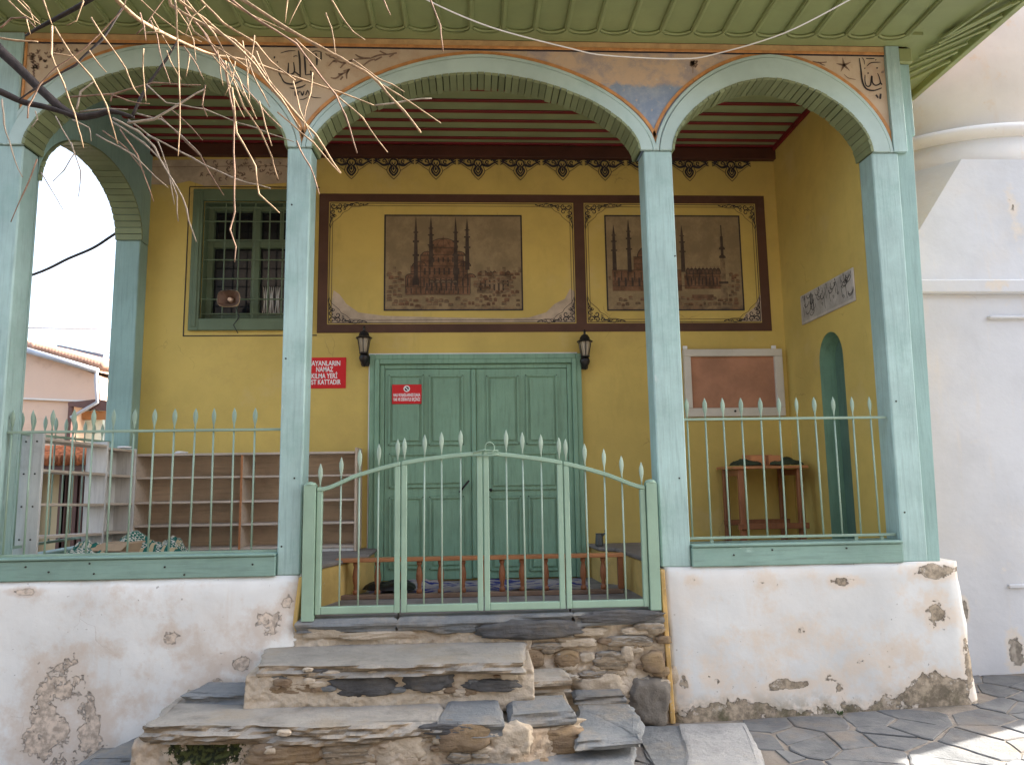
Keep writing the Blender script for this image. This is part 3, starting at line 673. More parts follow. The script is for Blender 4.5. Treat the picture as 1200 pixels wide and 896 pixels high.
# bare plaster band with faded flowers above the window
bp = MB(); pts = [(172, 188), (330, 186), (366, 186), (366, 214), (340, 214), (300, 217), (240, 218), (222, 212), (200, 217), (172, 216)]
bp.prism([rp(*p) for p in pts], wall_plane(YB - .004), wall_plane(YB - .0005)); bpo = bp.build('bare_plaster', m_cream, rwo)
fw = MB()
for k in range(60):
    x, z = rp(236 + random.random() * 100, 188 + random.random() * 22); a = random.random() * 6
    fw.ribbon(smooth_line([(x, z), (x + .02 * cos(a), z + .02 * sin(a)), (x + .03 * cos(a + 1), z + .03 * sin(a + 1))], 3), [.004, .012, .012, .012, .01, .006, .003], wall_plane(YB - .0052 - k * 1e-5))
px_stroke(fw, [(172, 196), (260, 195), (360, 194)], .006, YB - .0058)
fw.build('faded_flowers', m_inkg, bpo)

# ---- window of the rear wall
win = empty('window', (wl0, YB, wzb), None, None); win.parent = bld; win.location = Vector((wl0, YB, wzb)) - W[bld.name]
fo0 = rp(225, 300)[0]; fot = rp(227, 222.6)[1]; fob = rp(223, 387.7)[1]; fo1 = wl1 + (wl0 - fo0)
fm = MB(); yy = YB - .03
fm.box(fo0, wl0, yy, YB + .01, fob, fot); fm.box(wl1, fo1, yy, YB + .01, fob, fot); fm.box(wl0 + .0005, wl1 - .0005, yy, YB + .01, wzt, fot); fm.box(wl0 + .0005, wl1 - .0005, yy, YB + .01, fob, wzb)
fm.box(fo0 + .03, wl0 - .02, yy - .008, yy - .0002, fob + .03, fot - .03); fm.box(wl1 + .02, fo1 - .03, yy - .008, yy - .0002, fob + .03, fot - .03)
fm.box(wl0 + .0008, wl0 + .008, YB + .0105, YB + .195, wzb + .001, wzt - .001); fm.box(wl1 - .008, wl1 - .0008, YB + .0105, YB + .195, wzb + .001, wzt - .001); fm.box(wl0 + .0085, wl1 - .0085, YB + .0105, YB + .195, wzt - .008, wzt - .0008); fm.box(wl0 + .0085, wl1 - .0085, YB + .0105, YB + .195, wzb + .0008, wzb + .008)
fm.build('frame', m_winp, win, .003)
ol = MB(); lx = rp(219, 300)[0]; lt = rp(221, 219)[1]; lb = rp(215, 393.6)[1]
ol.ribbon([(lx, lt), (lx, lb)], .009, OP); ol.ribbon([(lx - .004, lb), (fo1 + .04, lb)], .009, wall_plane(YB - .0038)); ol.ribbon([(lx, lt), (fo1 + .04, lt)], .009, wall_plane(YB - .0038)); ol.build('painted_outline', m_ink, rwo)
ys = YB + .10; zm = rp(260, 282)[1]; xm = (wl0 + wl1) / 2 - .01
sa = MB()
for x in (wl0 + .001, xm - .035, wl1 - .055): sa.box(x, x + (.07 if x == xm - .035 else .054), ys, ys + .05, wzb + .001, wzt - .001)
for z0, z1 in ((wzb + .001, wzb + .06), (zm - .03, zm + .03), (wzt - .05, wzt - .001)):
    sa.box(wl0 + .0555, xm - .0355, ys + .002, ys + .048, z0, z1); sa.box(xm + .0355, wl1 - .0555, ys + .002, ys + .048, z0, z1)
for xa in ((wl0 + .055 + xm - .035) / 2, (wl1 - .055 + xm + .035) / 2): sa.box(xa - .010, xa + .010, ys + .006, ys + .044, zm + .031, wzt - .051)
sa.build('sash', m_winp, win, .004)
MB().box(wl0 + .002, wl1 - .002, ys + .052, ys + .06, wzb + .002, wzt - .002).build('pane', m_glassd, win)
cur = MB()
for k in range(9):
    x = xm + .06 + k * .018; cur.tube([(x + .01 * sin(k * 3.1), ys + .051, wzb + .08), (x + .012 * cos(k * 2), ys + .051, wzb + .18 + .03 * (k % 3)), (x, ys + .051, wzb + .32)], [.003, .006, .002], 5)
cur.build('curtain_scraps', m_greyw, win)
yg = YB + .03
for px in (262.7, 279.4, 297.5, 315, 331, 347):
    x = rp(px, 305, yg)[0]; MB().tube([(x, yg, wzb), (x, yg, wzt)], .0065, 6).build('grille_bar', m_winp, win)
for py in (244, 260, 282, 305, 327, 351, 368):
    z = rp(285, py, yg)[1]; MB().tube([(wl0, yg - .010, z), (wl1, yg - .010, z)], .006, 6).build('grille_bar', m_winp, win)

# ---- side wall with an arched narrow door
ya, yb_, zs_, ztop = .575, .95, 2.46, 2.67; dz = .0
sw = MB(); XO = XR + .32
arcp = [((ya + yb_) / 2 - (yb_ - ya) / 2 * cos(pi * k / 16), zs_ + (ztop - zs_) * sin(pi * k / 16)) for k in range(17)]
sw.box(XR, XO, .172, ya, 1.0, 4.52); sw.box(XR, XO, yb_, YB, 1.0, 4.52)
for k in range(16):
    (a, b), (c, d) = arcp[k], arcp[k + 1]
    sw.face((XR, a, b), (XR, c, d), (XR, c, 4.52), (XR, a, 4.52)); sw.face((XR, a, b), (XR, c, d), (XO, c, d), (XO, a, b))
swo = sw.build('side_wall', m_yellow, bld, fix=False)
nd = MB(); nd.box(XR + .13, XR + .16, ya, yb_, 1.0, ztop + .01); ndo = nd.build('narrow_door', m_doorp2, bld)
MB().box(XR + .10, XR + .129, ya, ya + .13, 1.0, ztop).box(XR + .118, XR + .1285, ya + .145, yb_ - .05, 1.1, 2.4).build('door_board', m_doorp2, ndo, .004)
MB().box(XR + .12, XR + .1295, ya + .131, ya + .142, 1.0, ztop).build('board_gap_shade', m_groove, ndo)  # dark strip painted as the shade of the gap between boards
MB().strip([(XR + .002, a, b) for a, b in [(yb_ - .0005, 1.0)] + [(p[0] * .9995, p[1] - .001) for p in arcp[::-1]]], [(XR + .13, a, b) for a, b in [(yb_ - .0005, 1.0)] + [(p[0] * .9995, p[1] - .001) for p in arcp[::-1]]]).build('jamb', m_doorp, ndo)

# ---- left side arch: rear pilaster, arch and wall above
MB().box(-2.70, -2.50, 1.40, 1.549, ZP, 3.60).build('pilaster', m_postd, bld, .006)
SK = lambda p: (p[0] - .12 * (1.40 - p[1]) / 1.23, p[1], p[2])
sa_ = MB(); cy, hy, rz = .785, .615, .50
I = [(cy - hy * cos(pi * k / 32), 3.60 + rz * sin(pi * k / 32) ** 1.0) for k in range(33)]
def yz(P, x): return [(x, a, b) for a, b in P]
T = [(a, 4.52) for a, b in I]
for P, Q, xx in ((I, T, -2.50), (T, I, -2.70)): sa_.strip(yz(P, xx), yz(Q, xx))
sa_.strip(yz(I, -2.70), yz(I, -2.50)); sa_.v = [Vector(SK(v)) for v in sa_.v]; sa_.box(-2.70, -2.50, 1.4002, 1.549, 3.603, 4.519)
so = sa_.build('side_arch', m_postd, bld, fix=False)
L = MB(); n = 30
for k in range(n):
    t0, t1 = pi * (k + .04) / n, pi * (k + .96) / n; th = random.uniform(.012, .018)
    P = [(cy - (hy - o) * cos(t), 3.60 + (rz - o) * sin(t)) for t, o in ((t0, .002), (t1, .002), (t1, th), (t0, th))]
    L.hexa([(-2.699, *P[0]), (-2.699, *P[1]), (-2.699, *P[2]), (-2.699, *P[3]), (-2.48, *P[0]), (-2.48, *P[1]), (-2.48, *P[2]), (-2.48, *P[3])])
L.v = [Vector(SK(v)) for v in L.v]; L.build('lining', m_plank, so, .002)
MB().box(-2.82, -2.622, .171, .19, ZP, 3.62).build('post_backing', m_post, bld)
MB().box(-2.72, -2.58, .192, 1.40, ZP - .2, ZP + .10).build('side_sill', m_sill, bld, .005)

# ---- floors: platforms, aisle, plinth
pl = MB(); pl.prism([(-2.75, .03), (-.845, .03), (-.80, .30), (-.555, 1.04), (-.555, YB), (-2.75, YB)], lambda u, v: (u, v, .4), lambda u, v: (u, v, ZP - .03)); pl.build('platform', m_platy, bld, .01)
m_board = paint('platform_boards', (.22, .19, .17), .25, 3, .7, dirt=(.1, .085, .07))
MB().prism([(-2.75, .02), (-.85, .02), (-.79, .30), (-.535, 1.04), (-.535, YB), (-2.75, YB)], lambda u, v: (u, v, ZP - .029), lambda u, v: (u, v, ZP)).build('platform_top', m_board, bld, .008)
pl = MB(); pl.prism([(1.45, .03), (1.37, 1.10), (1.25, 1.2), (1.22, YB), (2.98, YB), (2.98, .03)], lambda u, v: (u, v, .4), lambda u, v: (u, v, ZP - .03)); pl.build('platform', m_platy, bld, .01)
MB().prism([(1.44, .02), (1.345, 1.11), (1.23, 1.2), (1.20, YB), (2.985, YB), (2.985, .02)], lambda u, v: (u, v, ZP - .029), lambda u, v: (u, v, ZP)).build('platform_top', m_board, bld, .008)
m_floor = stone('aisle_floor', (.25, .225, .21), (.33, .30, .275))
MB().box(-.9, 1.5, .06, YB, .5, ZF).build('floor', m_floor, bld)

# plinth walls: gridded faces so the plaster can bulge and its edges crumble
def plinth(xa0, xb0, xa1, xb1, z0, z1, m, zr=None, seed=0, left=True):
    nx, nz = 70, 36; g = []
    for j in range(nz + 1):
        v = j / nz; z = z0 + (z1 - z0) * v; row = []
        for i in range(nx + 1):
            u = i / nx; xa = xa0 + (xa1 - xa0) * v; xb = xb0 + (xb1 - xb0) * v; x = xa + (xb - xa) * u
            dy = mn.noise(Vector((x * 1.2, z * 1.2, seed))) * .018 + mn.noise(Vector((x * 5, z * 5, seed + 3))) * .006
            edge_ = min(1, min(i, nx - i) / 2.5, (nz - j) / 1.5)
            x += (mn.noise(Vector((z * 7, seed, u * 2))) * .014 if i in (0, nx) else 0)
            row.append(Vector((x, -.020 + dy - (1 - v) * .035 + (1 - edge_) * .018, z + (mn.noise(Vector((x * 6, 1, seed))) * .008 if j == nz else 0))))
        g.append(row)
    mb = MB()
    for j in range(nz):
        for i in range(nx): mb.face(g[j][i], g[j][i + 1], g[j + 1][i + 1], g[j + 1][i])
    D = .30
    for row in (g[nz],): mb.strip(row, [Vector((p.x, D, p.z)) for p in row])
    for i in (0, nx):
        c = [g[j][i] for j in range(nz + 1)]; mb.strip(c, [Vector((p.x, D, p.z)) for p in c])
    return mb.build('plinth_wall', m, bld, smooth=True)
plinth(-5.0, -.845, -5.0, -.812, -.6, 1.028, m_white_l, seed=1)
plinth(1.468, 3.368, 1.442, 3.325, -.1, 1.030, m_white_r, seed=5)
MB().hexa([(-.845, -.015, .70), (-.815, -.015, .70), (-.815, .3, .70), (-.845, .3, .70), (-.808, -.012, 1.02), (-.785, -.012, 1.02), (-.785, .3, 1.02), (-.808, .3, 1.02)]).build('yellow_edge', m_platy, bld, .004)
m_yedge = paint('ochre_edge', (.46, .30, .11), .3, 7, .8, dirt=(.2, .15, .1), worn=(.55, .48, .4), wl=(.6, .68))
MB().hexa([(1.425, -.06, .12), (1.455, -.06, .12), (1.455, .3, .12), (1.425, .3, .12), (1.408, -.022, 1.02), (1.436, -.022, 1.02), (1.436, .3, 1.02), (1.408, .3, 1.02)]).build('yellow_edge', m_yedge, bld, .004)

# ---- main door
door = empty('main_door', (.28, YB, ZF), None, None); door.parent = bld; door.location = Vector((.28, YB, ZF)) - W[bld.name]
dx0, dx1 = -.612, 1.18; dzt = 2.645
fr = MB(); fw_ = .125
for (o, d_) in ((0, .045), (.045, .060), (.085, .035)):
    w2 = (.045, .04, .04)[(0, .045, .085).index(o)]
    fr.box(dx0 + o, dx0 + o + w2 - .001, YB - d_, YB - .0005, ZF + .01, dzt - o); fr.box(dx1 - o - w2 + .001, dx1 - o, YB - d_, YB - .0005, ZF + .01, dzt - o); fr.box(dx0 + o + w2, dx1 - o - w2, YB - d_, YB - .0005, dzt - o - w2 + .001, dzt - o)
fr.build('door_frame', m_doorp, door, .004)
MB().box(dx0 - .013, dx0 - .001, YB - .012, YB - .0005, 1.02, dzt + .014).box(dx0 - .0005, dx1 - .03, YB - .012, YB - .0005, dzt + .002, dzt + .014).build('white_edging', m_whitesign, door)
lx0, lx1 = dx0 + fw_ + .002, dx1 - fw_ - .002; lzt = dzt - fw_ - .002
def dpx(px, py): p = at(430 + px / 2.985, 400 + py / 2.985, y=YB - .02); return p.x, p.z
xs_ = dpx(375, 400)[0]
for s, panels in ((0, [(80, 195, 120, 358), (220, 335, 122, 358), (82, 338, 395, 505), (82, 195, 548, 790), (222, 337, 545, 790)]), (1, [(420, 530, 123, 355), (557, 666, 120, 355), (430, 668, 392, 512), (432, 540, 545, 795), (567, 672, 543, 795)])):
    lf = MB(); a, b = (lx0, xs_ - .022) if s == 0 else (xs_ + .022, lx1)
    lf.box(a, b, YB - .026, YB - .001, ZF + .012, lzt)
    leaf = lf.build('door_leaf', m_doorp, door, .003)
    mo = MB(); gr = MB()
    for (x0_, x1_, z1_, z0_) in panels:
        (u0, w1), (u1, w0) = dpx(x0_, z1_), dpx(x1_, z0_)
        gr.prism([(u0 - .009, w0 - .009), (u1 + .009, w0 - .009), (u1 + .009, w1 + .009), (u0 - .009, w1 + .009)], wall_plane(YB - .0275), wall_plane(YB - .0262))
        mo.hexa([(u0, YB - .0285, w0), (u1, YB - .0285, w0), (u1, YB - .0278, w0), (u0, YB - .0278, w0), (u0, YB - .0285, w1), (u1, YB - .0285, w1), (u1, YB - .0278, w1), (u0, YB - .0278, w1)])
        e = .028; q = [(u0, w0), (u1, w0), (u1, w1), (u0, w1)]
        for k in range(4):
            (a0, b0), (a1, b1) = q[k], q[(k + 1) % 4]
            mo.beam((a0, YB - .034, b0), (a1, YB - .034, b1), .016, .014, up=(0, 1, 0))
        mo.box(u0 + e, u1 - e, YB - .042, YB - .029, w0 + e, w1 - e)
    gr.build('panel_groove_shade', m_groove, leaf); mo.build('panel_mouldings', m_doorp, leaf, .003)  # dark sheets around the panels paint the groove shade
MB().box(xs_ - .020, xs_ + .020, YB - .048, YB - .001, ZF + .02, lzt - .002).build('centre_strip', m_doorp, door, .006)
hp = dpx(345, 505); MB().tube([(hp[0] - .05, YB - .05, hp[1] - .05), (hp[0] + .03, YB - .075, hp[1] + .045)], .008, 8).tube([(hp[0] - .04, YB - .03, hp[1] - .05), (hp[0] - .04, YB - .07, hp[1] - .04)], .010, 8).build('handle', m_blk, door, smooth=True)
kp = dpx(467, 462); m_blue = paint('blue_paint', (.05, .12, .25), .2); MB().box(kp[0] - .011, kp[0] + .011, YB - .036, YB - .029, kp[1] - .03, kp[1] + .03).build('keyhole_plate', m_blue, door, .003)
kp2 = dpx(433, 520); MB().tube([(kp2[0], YB - .03, kp2[1]), (kp2[0], YB - .07, kp2[1] + .005)], .012, 10).build('knob', m_blk, door, smooth=True)

# ------------------------------------------------------------------ gate
GY = -.015
gate = empty('metal_gate', (.31, GY, ZF), 'pale green metal entrance gate with arched top and spear-tipped bars above the stone steps', 'gate')
def gp(px, py, y=GY): p = at(px, py, y=y); return p.x, p.z
for a, b, zt_, zb_ in ((358, 370.3, 566, 727), (757.5, 770, 563, 714)):
    x0_ = gp(a, 640)[0]; x1_ = gp(b, 640)[0]; z0_ = gp(a, zb_)[1]; z1_ = gp(a, zt_)[1]
    if a < 400: x0_ = -.783; x1_ = -.71
    else: x0_ = 1.335; x1_ = 1.402
    MB().box(x0_, x1_, GY - .03, GY + .035, z0_, z1_ - .012).lathe([(.036, z1_ - .0118), (.034, z1_ - .004), (.026, z1_ + .004), (.001, z1_ + .010)], ((x0_ + x1_) / 2, GY, 0), 14).build('gate_post', m_gate, gate, .008, seg=2)
# leaf geometry: top curve from photo points
TC = [gp(*p) for p in [(379, 573), (418, 557), (465, 544), (513, 536), (559, 531.5), (576, 531.5), (620, 536), (660, 542.5), (708, 555), (754, 571)]]
def top_z(x):
    for k in range(len(TC) - 1):
        if TC[k][0] <= x <= TC[k + 1][0] or k == len(TC) - 2:
            t = (x - TC[k][0]) / (TC[k + 1][0] - TC[k][0]); break
    if x < TC[0][0]: t = 0; k = 0
    i = k; p = [TC[max(0, i - 1)][1], TC[i][1], TC[i + 1][1], TC[min(len(TC) - 1, i + 2)][1]]
    return .5 * (2 * p[1] + (p[2] - p[0]) * t + (2 * p[0] - 5 * p[1] + 4 * p[2] - p[3]) * t * t + (3 * p[1] - p[0] - 3 * p[2] + p[3]) * t ** 3)
zbr = gp(560, 706)[1]; zbb = gp(560, 716)[1] + .004
def spear_bar(mb, x, y, z0, zr, h=.145, r=.0055, flat=.016):
    """bar with a flattened leaf-shaped spear head standing above the rail"""
    mb.tube([(x, y, z0), (x, y, zr)], r, 8)
    prof = [(r * .9, 0), (r * .8, h * .18), (r * 1.1, h * .26), (flat * .72, h * .42), (flat * .92, h * .60), (flat * .8, h * .76), (flat * .4, h * .90), (.0012, h)]
    mb.lathe([(a, b) for a, b in prof], (x, y, zr), 10, .42)
leaves = [(371, 469.2, [398.6, 420.5, 443], True, True), (470, 566.2, [496.6, 518, 539.6], True, False), (567, 661.2, [594, 614.8, 635.5], False, True), (662, 756, [688.5, 709.5, 731], True, True)]
for n_, (a, b, bars, sl, sr) in enumerate(leaves):
    xa = gp(a, 640)[0] + (.006 if n_ == 0 else .0015); xb = gp(b, 640)[0] - .0015
    if n_ == 0: xa = -.706
    if n_ == 3: xb = 1.331
    stw = .034; f = MB()
    for x0_ in (xa, xb - stw):
        xm_ = x0_ + stw / 2
        f.box(x0_, x0_ + stw, GY - .016, GY + .016, zbb + .001, top_z(xm_) - .012)
    N = 12; xs = [xa + (xb - xa) * k / N for k in range(N + 1)]
    for k in range(N):
        x0_, x1_ = xs[k], xs[k + 1]; z0_, z1_ = top_z(x0_), top_z(x1_)
        f.hexa([(x0_, GY - .019, z0_ - .013), (x1_, GY - .019, z1_ - .013), (x1_, GY + .019, z1_ - .013), (x0_, GY + .019, z0_ - .013), (x0_, GY - .019, z0_ + .013), (x1_, GY - .019, z1_ + .013), (x1_, GY + .019, z1_ + .013), (x0_, GY + .019, z0_ + .013)])
    f.box(xa + stw + .0005, xb - stw - .0005, GY - .015, GY + .015, zbb + .002, zbr)
    lf = f.build('gate_leaf', m_gate, gate, .004)
    for px in bars:
        x = gp(px, 620)[0]; mb = MB(); spear_bar(mb, x, GY, zbr, top_z(x) + .012); o = mb.build('bar', m_bar, lf, smooth=True)
        o.rotation_euler = (random.uniform(-.004, .004), random.uniform(-.006, .006), random.uniform(-.3, .3))
    for on, x in ((sl, xa + stw * .5), (sr, xb - stw * .5)):
        if on:
            mb = MB(); spear_bar(mb, x, GY, top_z(x), top_z(x) + .012); mb.build('spear_tip', m_bar, lf, smooth=True)
wx, wz = gp(571, 530); wt = MB()
wt.tube([(wx + .03 * cos(t) + .015, GY - .025 + .012 * sin(2 * t), wz + .028 + .05 * sin(t) * .7) for t in [k * .42 for k in range(17)]], .0035, 6)
wt.tube([(wx - .09, GY - .022, wz + .0), (wx - .02, GY - .026, wz + .016), (wx + .07, GY - .022, wz + .01)], .004, 6); wt.tube([(wx - .09, GY - .024, wz - .018), (wx + .02, GY - .026, wz - .02), (wx + .072, GY - .024, wz - .012)], .004, 6)
wt.build('wire_tie', m_gate, gate, smooth=True)
MB().tube([gp(467, 712)[0:1] + (GY, gp(467, 716)[1]), gp(467, 712)[0:1] + (GY, gp(467, 716)[1] - .05)], .006, 6).tube([gp(668, 712)[0:1] + (GY, gp(668, 712)[1]), gp(668, 712)[0:1] + (GY, gp(668, 712)[1] - .05)], .006, 6).build('drop_bolt', m_blk, gate)

# ------------------------------------------------------------------ railings
def railing(label, pxs, pyr, y, xa, xb, zt_, zb_, grp='spear-tipped iron railings of the porch', feet=(), spear=.135):
    t = empty('iron_railing', ((xa + xb) / 2, y, zb_), label, 'railing', grp)
    MB().box(xa, xb, y - .011, y + .011, zt_ - .008, zt_ + .008).build('top_rail', m_rail, t, .002)
    MB().box(xa, xb, y - .011, y + .011, zb_ - .008, zb_ + .008).build('bottom_rail', m_rail, t, .002)
    first = None
    for i, px in enumerate(pxs):
        x = at(px, pyr, y=y).x
        if first is None:
            mb = MB(); spear_bar(mb, x, y, zb_, zt_ + .004, spear, .0058, .0165); first = mb.build('bar', m_rail, t, smooth=True); fx = x
        else: b_ = dup(first, (x - fx, 0, 0), None, t); b_.rotation_euler = (random.uniform(-.006, .006), random.uniform(-.008, .008), random.uniform(-.35, .35))
    for px in feet:
        x = at(px, 650, y=y).x; MB().box(x - .011, x + .011, y - .004, y + .004, 1.168, zb_ - .0085).build('foot', m_rail, t)
    return t
LZ = at(322, 503, y=.05).z; LB = at(322, 645, y=.05).z
lb = [34 - 2, 60, 84, 109, 133, 157.5, 181.5, 205.5, 230, 253.5, 277.5, 301.5]
railing('pale green spear-topped railing between the left posts in front of the shoe racks', [10] + [36 + 23.9 * k - 2 for k in range(0, 12)], 560, .05, -2.615, -.947, LZ, LB, feet=(25, 173, 300))
railing('pale green spear-topped railing at the right bay in front of the wooden table', [808.5 + 21.75 * k for k in range(11)], 560, .05, 1.615, 2.968, at(930, 490, y=.05).z, at(930, 628, y=.05).z, feet=(835, 1005, 1035))
# railing of the left side opening (runs along y)
t = empty('iron_railing', (-2.66, .8, 1.2), 'dark side railing behind the grey shoe rack at the left opening', 'railing', 'spear-tipped iron railings of the porch')
MB().box(-2.672, -2.648, .18, 1.40, 1.92, 1.936).build('top_rail', m_rail, t); MB().box(-2.672, -2.648, .18, 1.40, 1.20, 1.216).build('bottom_rail', m_rail, t)
first = None
for k in range(9):
    y = .26 + k * .128
    if first is None: mb = MB(); spear_bar(mb, -2.66, y, 1.2, 1.935, .13); first = mb.build('bar', m_rail, t, smooth=True)
    else: dup(first, (0, k * .128, 0), None, t)

# ------------------------------------------------------------------ shoe racks
rk = empty('shoe_rack', (-1.5, 1.4, ZP), 'long beige shoe rack of open shelves against the yellow back wall', 'shoe rack')
yf = 1.27
zsh = [rp(300, p, yf)[1] for p in (530, 557, 586, 613, 641)]
xe0, xe1 = rp(156, 580, yf)[0], rp(418, 580, yf)[0]; xdv = rp(281, 580, yf)[0]
MB().box(xe0, xe1, YB - .02, YB - .008, ZP + .01, zsh[0]).build('back_panel', m_shelf, rk)
for x in (xe0, xdv, xe1 - .018): MB().box(x, x + .018, yf, YB - .021, ZP + .002, zsh[0] + (-.019 if x == xdv else .03 if x > 0 or x == xe1 - .018 else -.019)).build('side_panel', m_shelf, rk, .002)
MB().box(xdv + .001, xdv + .017, yf - .004, yf - .0004, ZP + .01, zsh[0] - .02).build('divider_edge', m_woodh, rk)
for i, z in enumerate(zsh):
    if i == 0: MB().box(xe0 - .01, xe1 - .019, yf - .01, YB - .0215, z - .018, z).build('top_board', m_shelfl, rk, .002)
    else:
        MB().box(xe0 + .0185, xdv - .0005, yf + .003, YB - .0215, z - .016, z).build('shelf', m_shelfl, rk, .002); MB().box(xdv + .0185, xe1 - .0185, yf + .003, YB - .0215, z - .016, z).build('shelf', m_shelfl, rk, .002)
MB().box(xe0 + .019, xe1 - .019, yf + .012, yf + .03, ZP + .003, zsh[4] - .018).build('plinth_board', m_greyw, rk, .002)
# grey rack set at an angle along the left opening
rk2 = empty('shoe_rack', (-2.5, .8, ZP), 'grey backless shoe rack set at an angle along the left opening', 'shoe rack')
A0, A1 = Vector((-2.545, .33)), Vector((-2.372, 1.255)); dr = (A1 - A0).normalized(); nr = Vector((-dr.y, dr.x))       # front edge line; nr to the left
def rbox(mb, s0, s1, d0, d1, z0, z1, z0b=None, z1b=None):
    P = [A0 + dr * s0 + nr * d0, A0 + dr * s1 + nr * d0, A0 + dr * s1 + nr * d1, A0 + dr * s0 + nr * d1]
    zb2 = z0 if z0b is None else z0b; zt2 = z1 if z1b is None else z1b
    return mb.hexa([(P[0].x, P[0].y, z0), (P[1].x, P[1].y, zb2), (P[2].x, P[2].y, zb2), (P[3].x, P[3].y, z0), (P[0].x, P[0].y, z1), (P[1].x, P[1].y, zt2), (P[2].x, P[2].y, zt2), (P[3].x, P[3].y, z1)])
Lr = (A1 - A0).length; DW = .17; zt0 = 1.935; zt1 = 1.865; s1 = .60
pan = rbox(MB(), -.018, 0, -.0, DW, ZP + .002, zt0).build('side_panel', m_greyw, rk2, .003)
sc = MB()
for k in range(4):
    for d in (.045, .125):
        p = A0 + dr * (-.0185) + nr * d; z = 1.88 - k * .21; sc.tube([(p.x, p.y + .001, z), (p.x, p.y - .004, z)], .006, 6)
sc.build('screw_heads', m_blk, pan)
rbox(MB(), s1, s1 + .018, 0, DW, ZP + .002, zt0 - .03).build('side_panel', m_greyw, rk2, .003)
rbox(MB(), Lr - .018, Lr, 0, DW, ZP + .002, zt1).build('side_panel', m_greyw, rk2, .003)
rbox(MB(), s1 + .0185, Lr - .0185, DW - .012, DW - .002, ZP + .05, zt1 - .02).build('back_panel', m_greyw, rk2)
for k in range(4):
    z = (1.905, 1.70, 1.48, 1.27)[k]
    rbox(MB(), .0005, s1 - .0005, .004, DW - .004, z - .018, z, z - .042, z - .024).build('shelf', m_shelfl, rk2, .002)
    z2 = (1.865, 1.67, 1.46, 1.25)[k]
    rbox(MB(), s1 + .0185, Lr - .0185, .004, DW - .0125, z2 - .018, z2, z2 - .028, z2 - .010).build('shelf', m_shelfl, rk2, .002)
# scraps of paper on the racks
def crumple(name, c, r, m, label, cat, sc_=(1, 1, .35), seed=0, group=None):
    bm = bmesh.new(); bmesh.ops.create_icosphere(bm, subdivisions=3, radius=r)
    for v in bm.verts:
        n_ = mn.noise_vector(v.co * (2.4 / r) * .5 + Vector((seed, 0, 0))); v.co += n_ * r * .42; v.co = Vector((v.co.x * sc_[0], v.co.y * sc_[1], max(v.co.z * sc_[2], -r * .15)))
    zmin = min(v.co.z for v in bm.verts)
    for v in bm.verts: v.co.z -= zmin
    me = bpy.data.meshes.new(name); bm.to_mesh(me); bm.free(); me.materials.append(m)
    o = bpy.data.objects.new(name, me); COL.objects.link(o); o.location = c; W[o.name] = Vector(c)
    return tag(o, label, cat, group)
px_, pz_ = rp(212, 528, 1.36); crumple('paper_scrap', (px_, 1.36, zsh[0] + .001), .045, m_whitesign, 'crumpled white paper lying on top of the long beige shoe rack', 'paper', seed=3)
crumple('paper_scrap', (-2.42, 1.15, zt1 + .0), .05, m_whitesign, 'white scrap of paper on the rear end of the grey angled shoe rack', 'paper', (1, 1.2, .22), seed=8)

# ------------------------------------------------------------------ left platform: scarves and a cardboard box
def scarf_mat():
    t = NT('checked_scarf_cloth'); tc = t.n.new('ShaderNodeTexCoord'); v = tc.outputs['Object']
    ch = t.n.new('ShaderNodeTexChecker'); ch.inputs['Scale'].default_value = 62; t.lk(v, ch.inputs['Vector'])
    ch.inputs['Color1'].default_value = (.015, .13, .10, 1); ch.inputs['Color2'].default_value = (.62, .60, .52, 1)
    wv = t.n.new('ShaderNodeTexWave'); wv.inputs['Scale'].default_value = 5.5; wv.inputs['Distortion'].default_value = 5; t.lk(v, wv.inputs['Vector'])
    c = t.mix(t.ramp(t.noise(7, 3, .5, vec=v), .50, .54), ch.outputs['Color'], t.mix(t.ramp(wv.outputs['Fac'], .55, .65), (.01, .12, .10), (.50, .42, .26)))
    t.bump(t.noise(70, 3, .6), .3, .004)
    return t.done(c, .9)
m_scarf = scarf_mat()
def heap(name, c, rx, ry, h, label, cat, m, seed, n=34):
    """a thrown-down cloth: folded dome with creases down to the floor"""
    mb = MB(); g = []
    for j in range(n + 1):
        row = []
        for i in range(n + 1):
            u, v = i / n * 2 - 1, j / n * 2 - 1; r = min(1., sqrt(u * u + v * v))
            cr = mn.noise(Vector((u * 1.7 + seed, v * 1.7, seed))) * .35 + abs(mn.noise(Vector((u * 3.2 + seed, v * 3.2, 2)))) * .22
            z = h * max(0, (1 - r ** 2.2)) ** .55 * (.75 + cr) + .006 + .010 * abs(mn.noise(Vector((u * 6, v * 6, seed + 5))))
            k = 1 + .16 * mn.noise(Vector((u * 1.5, v * 1.5, seed + 9)))
            row.append(Vector((c[0] + u * rx * k / max(1, sqrt(u * u + v * v)) ** .6, c[1] + v * ry * k / max(1, sqrt(u * u + v * v)) ** .6, c[2] + z)))
        g.append(row)
    for j in range(n):
        for i in range(n): mb.face(g[j][i], g[j][i + 1], g[j + 1][i + 1], g[j + 1][i])
    o = mb.build(name, m, None, smooth=True); return tag(o, label, cat)
y_ = .62
for (px, py, w_, h_, lab, sd, yy) in [(162, 655, 34, 40, 'tallest checked green and white scarf bunched behind the cardboard box', 1.3, .78), (196, 655, 24, 30, 'small checked scarf mound at the right end of the scarf heap', 4.1, .82), (100, 658, 36, 30, 'striped green scarf spread left of the cardboard box behind the sill', 7.7, .45)]:
    p = at(px, py, y=yy); heap('scarf', (p.x, yy, ZP + .001), w_ / 852 * (yy + 4.6), .16, (at(px, py - h_, y=yy).z - ZP) * .86, lab, 'scarf', m_scarf, sd)
m_card = paint('cardboard', (.43, .31, .20), .1, 4, .85)
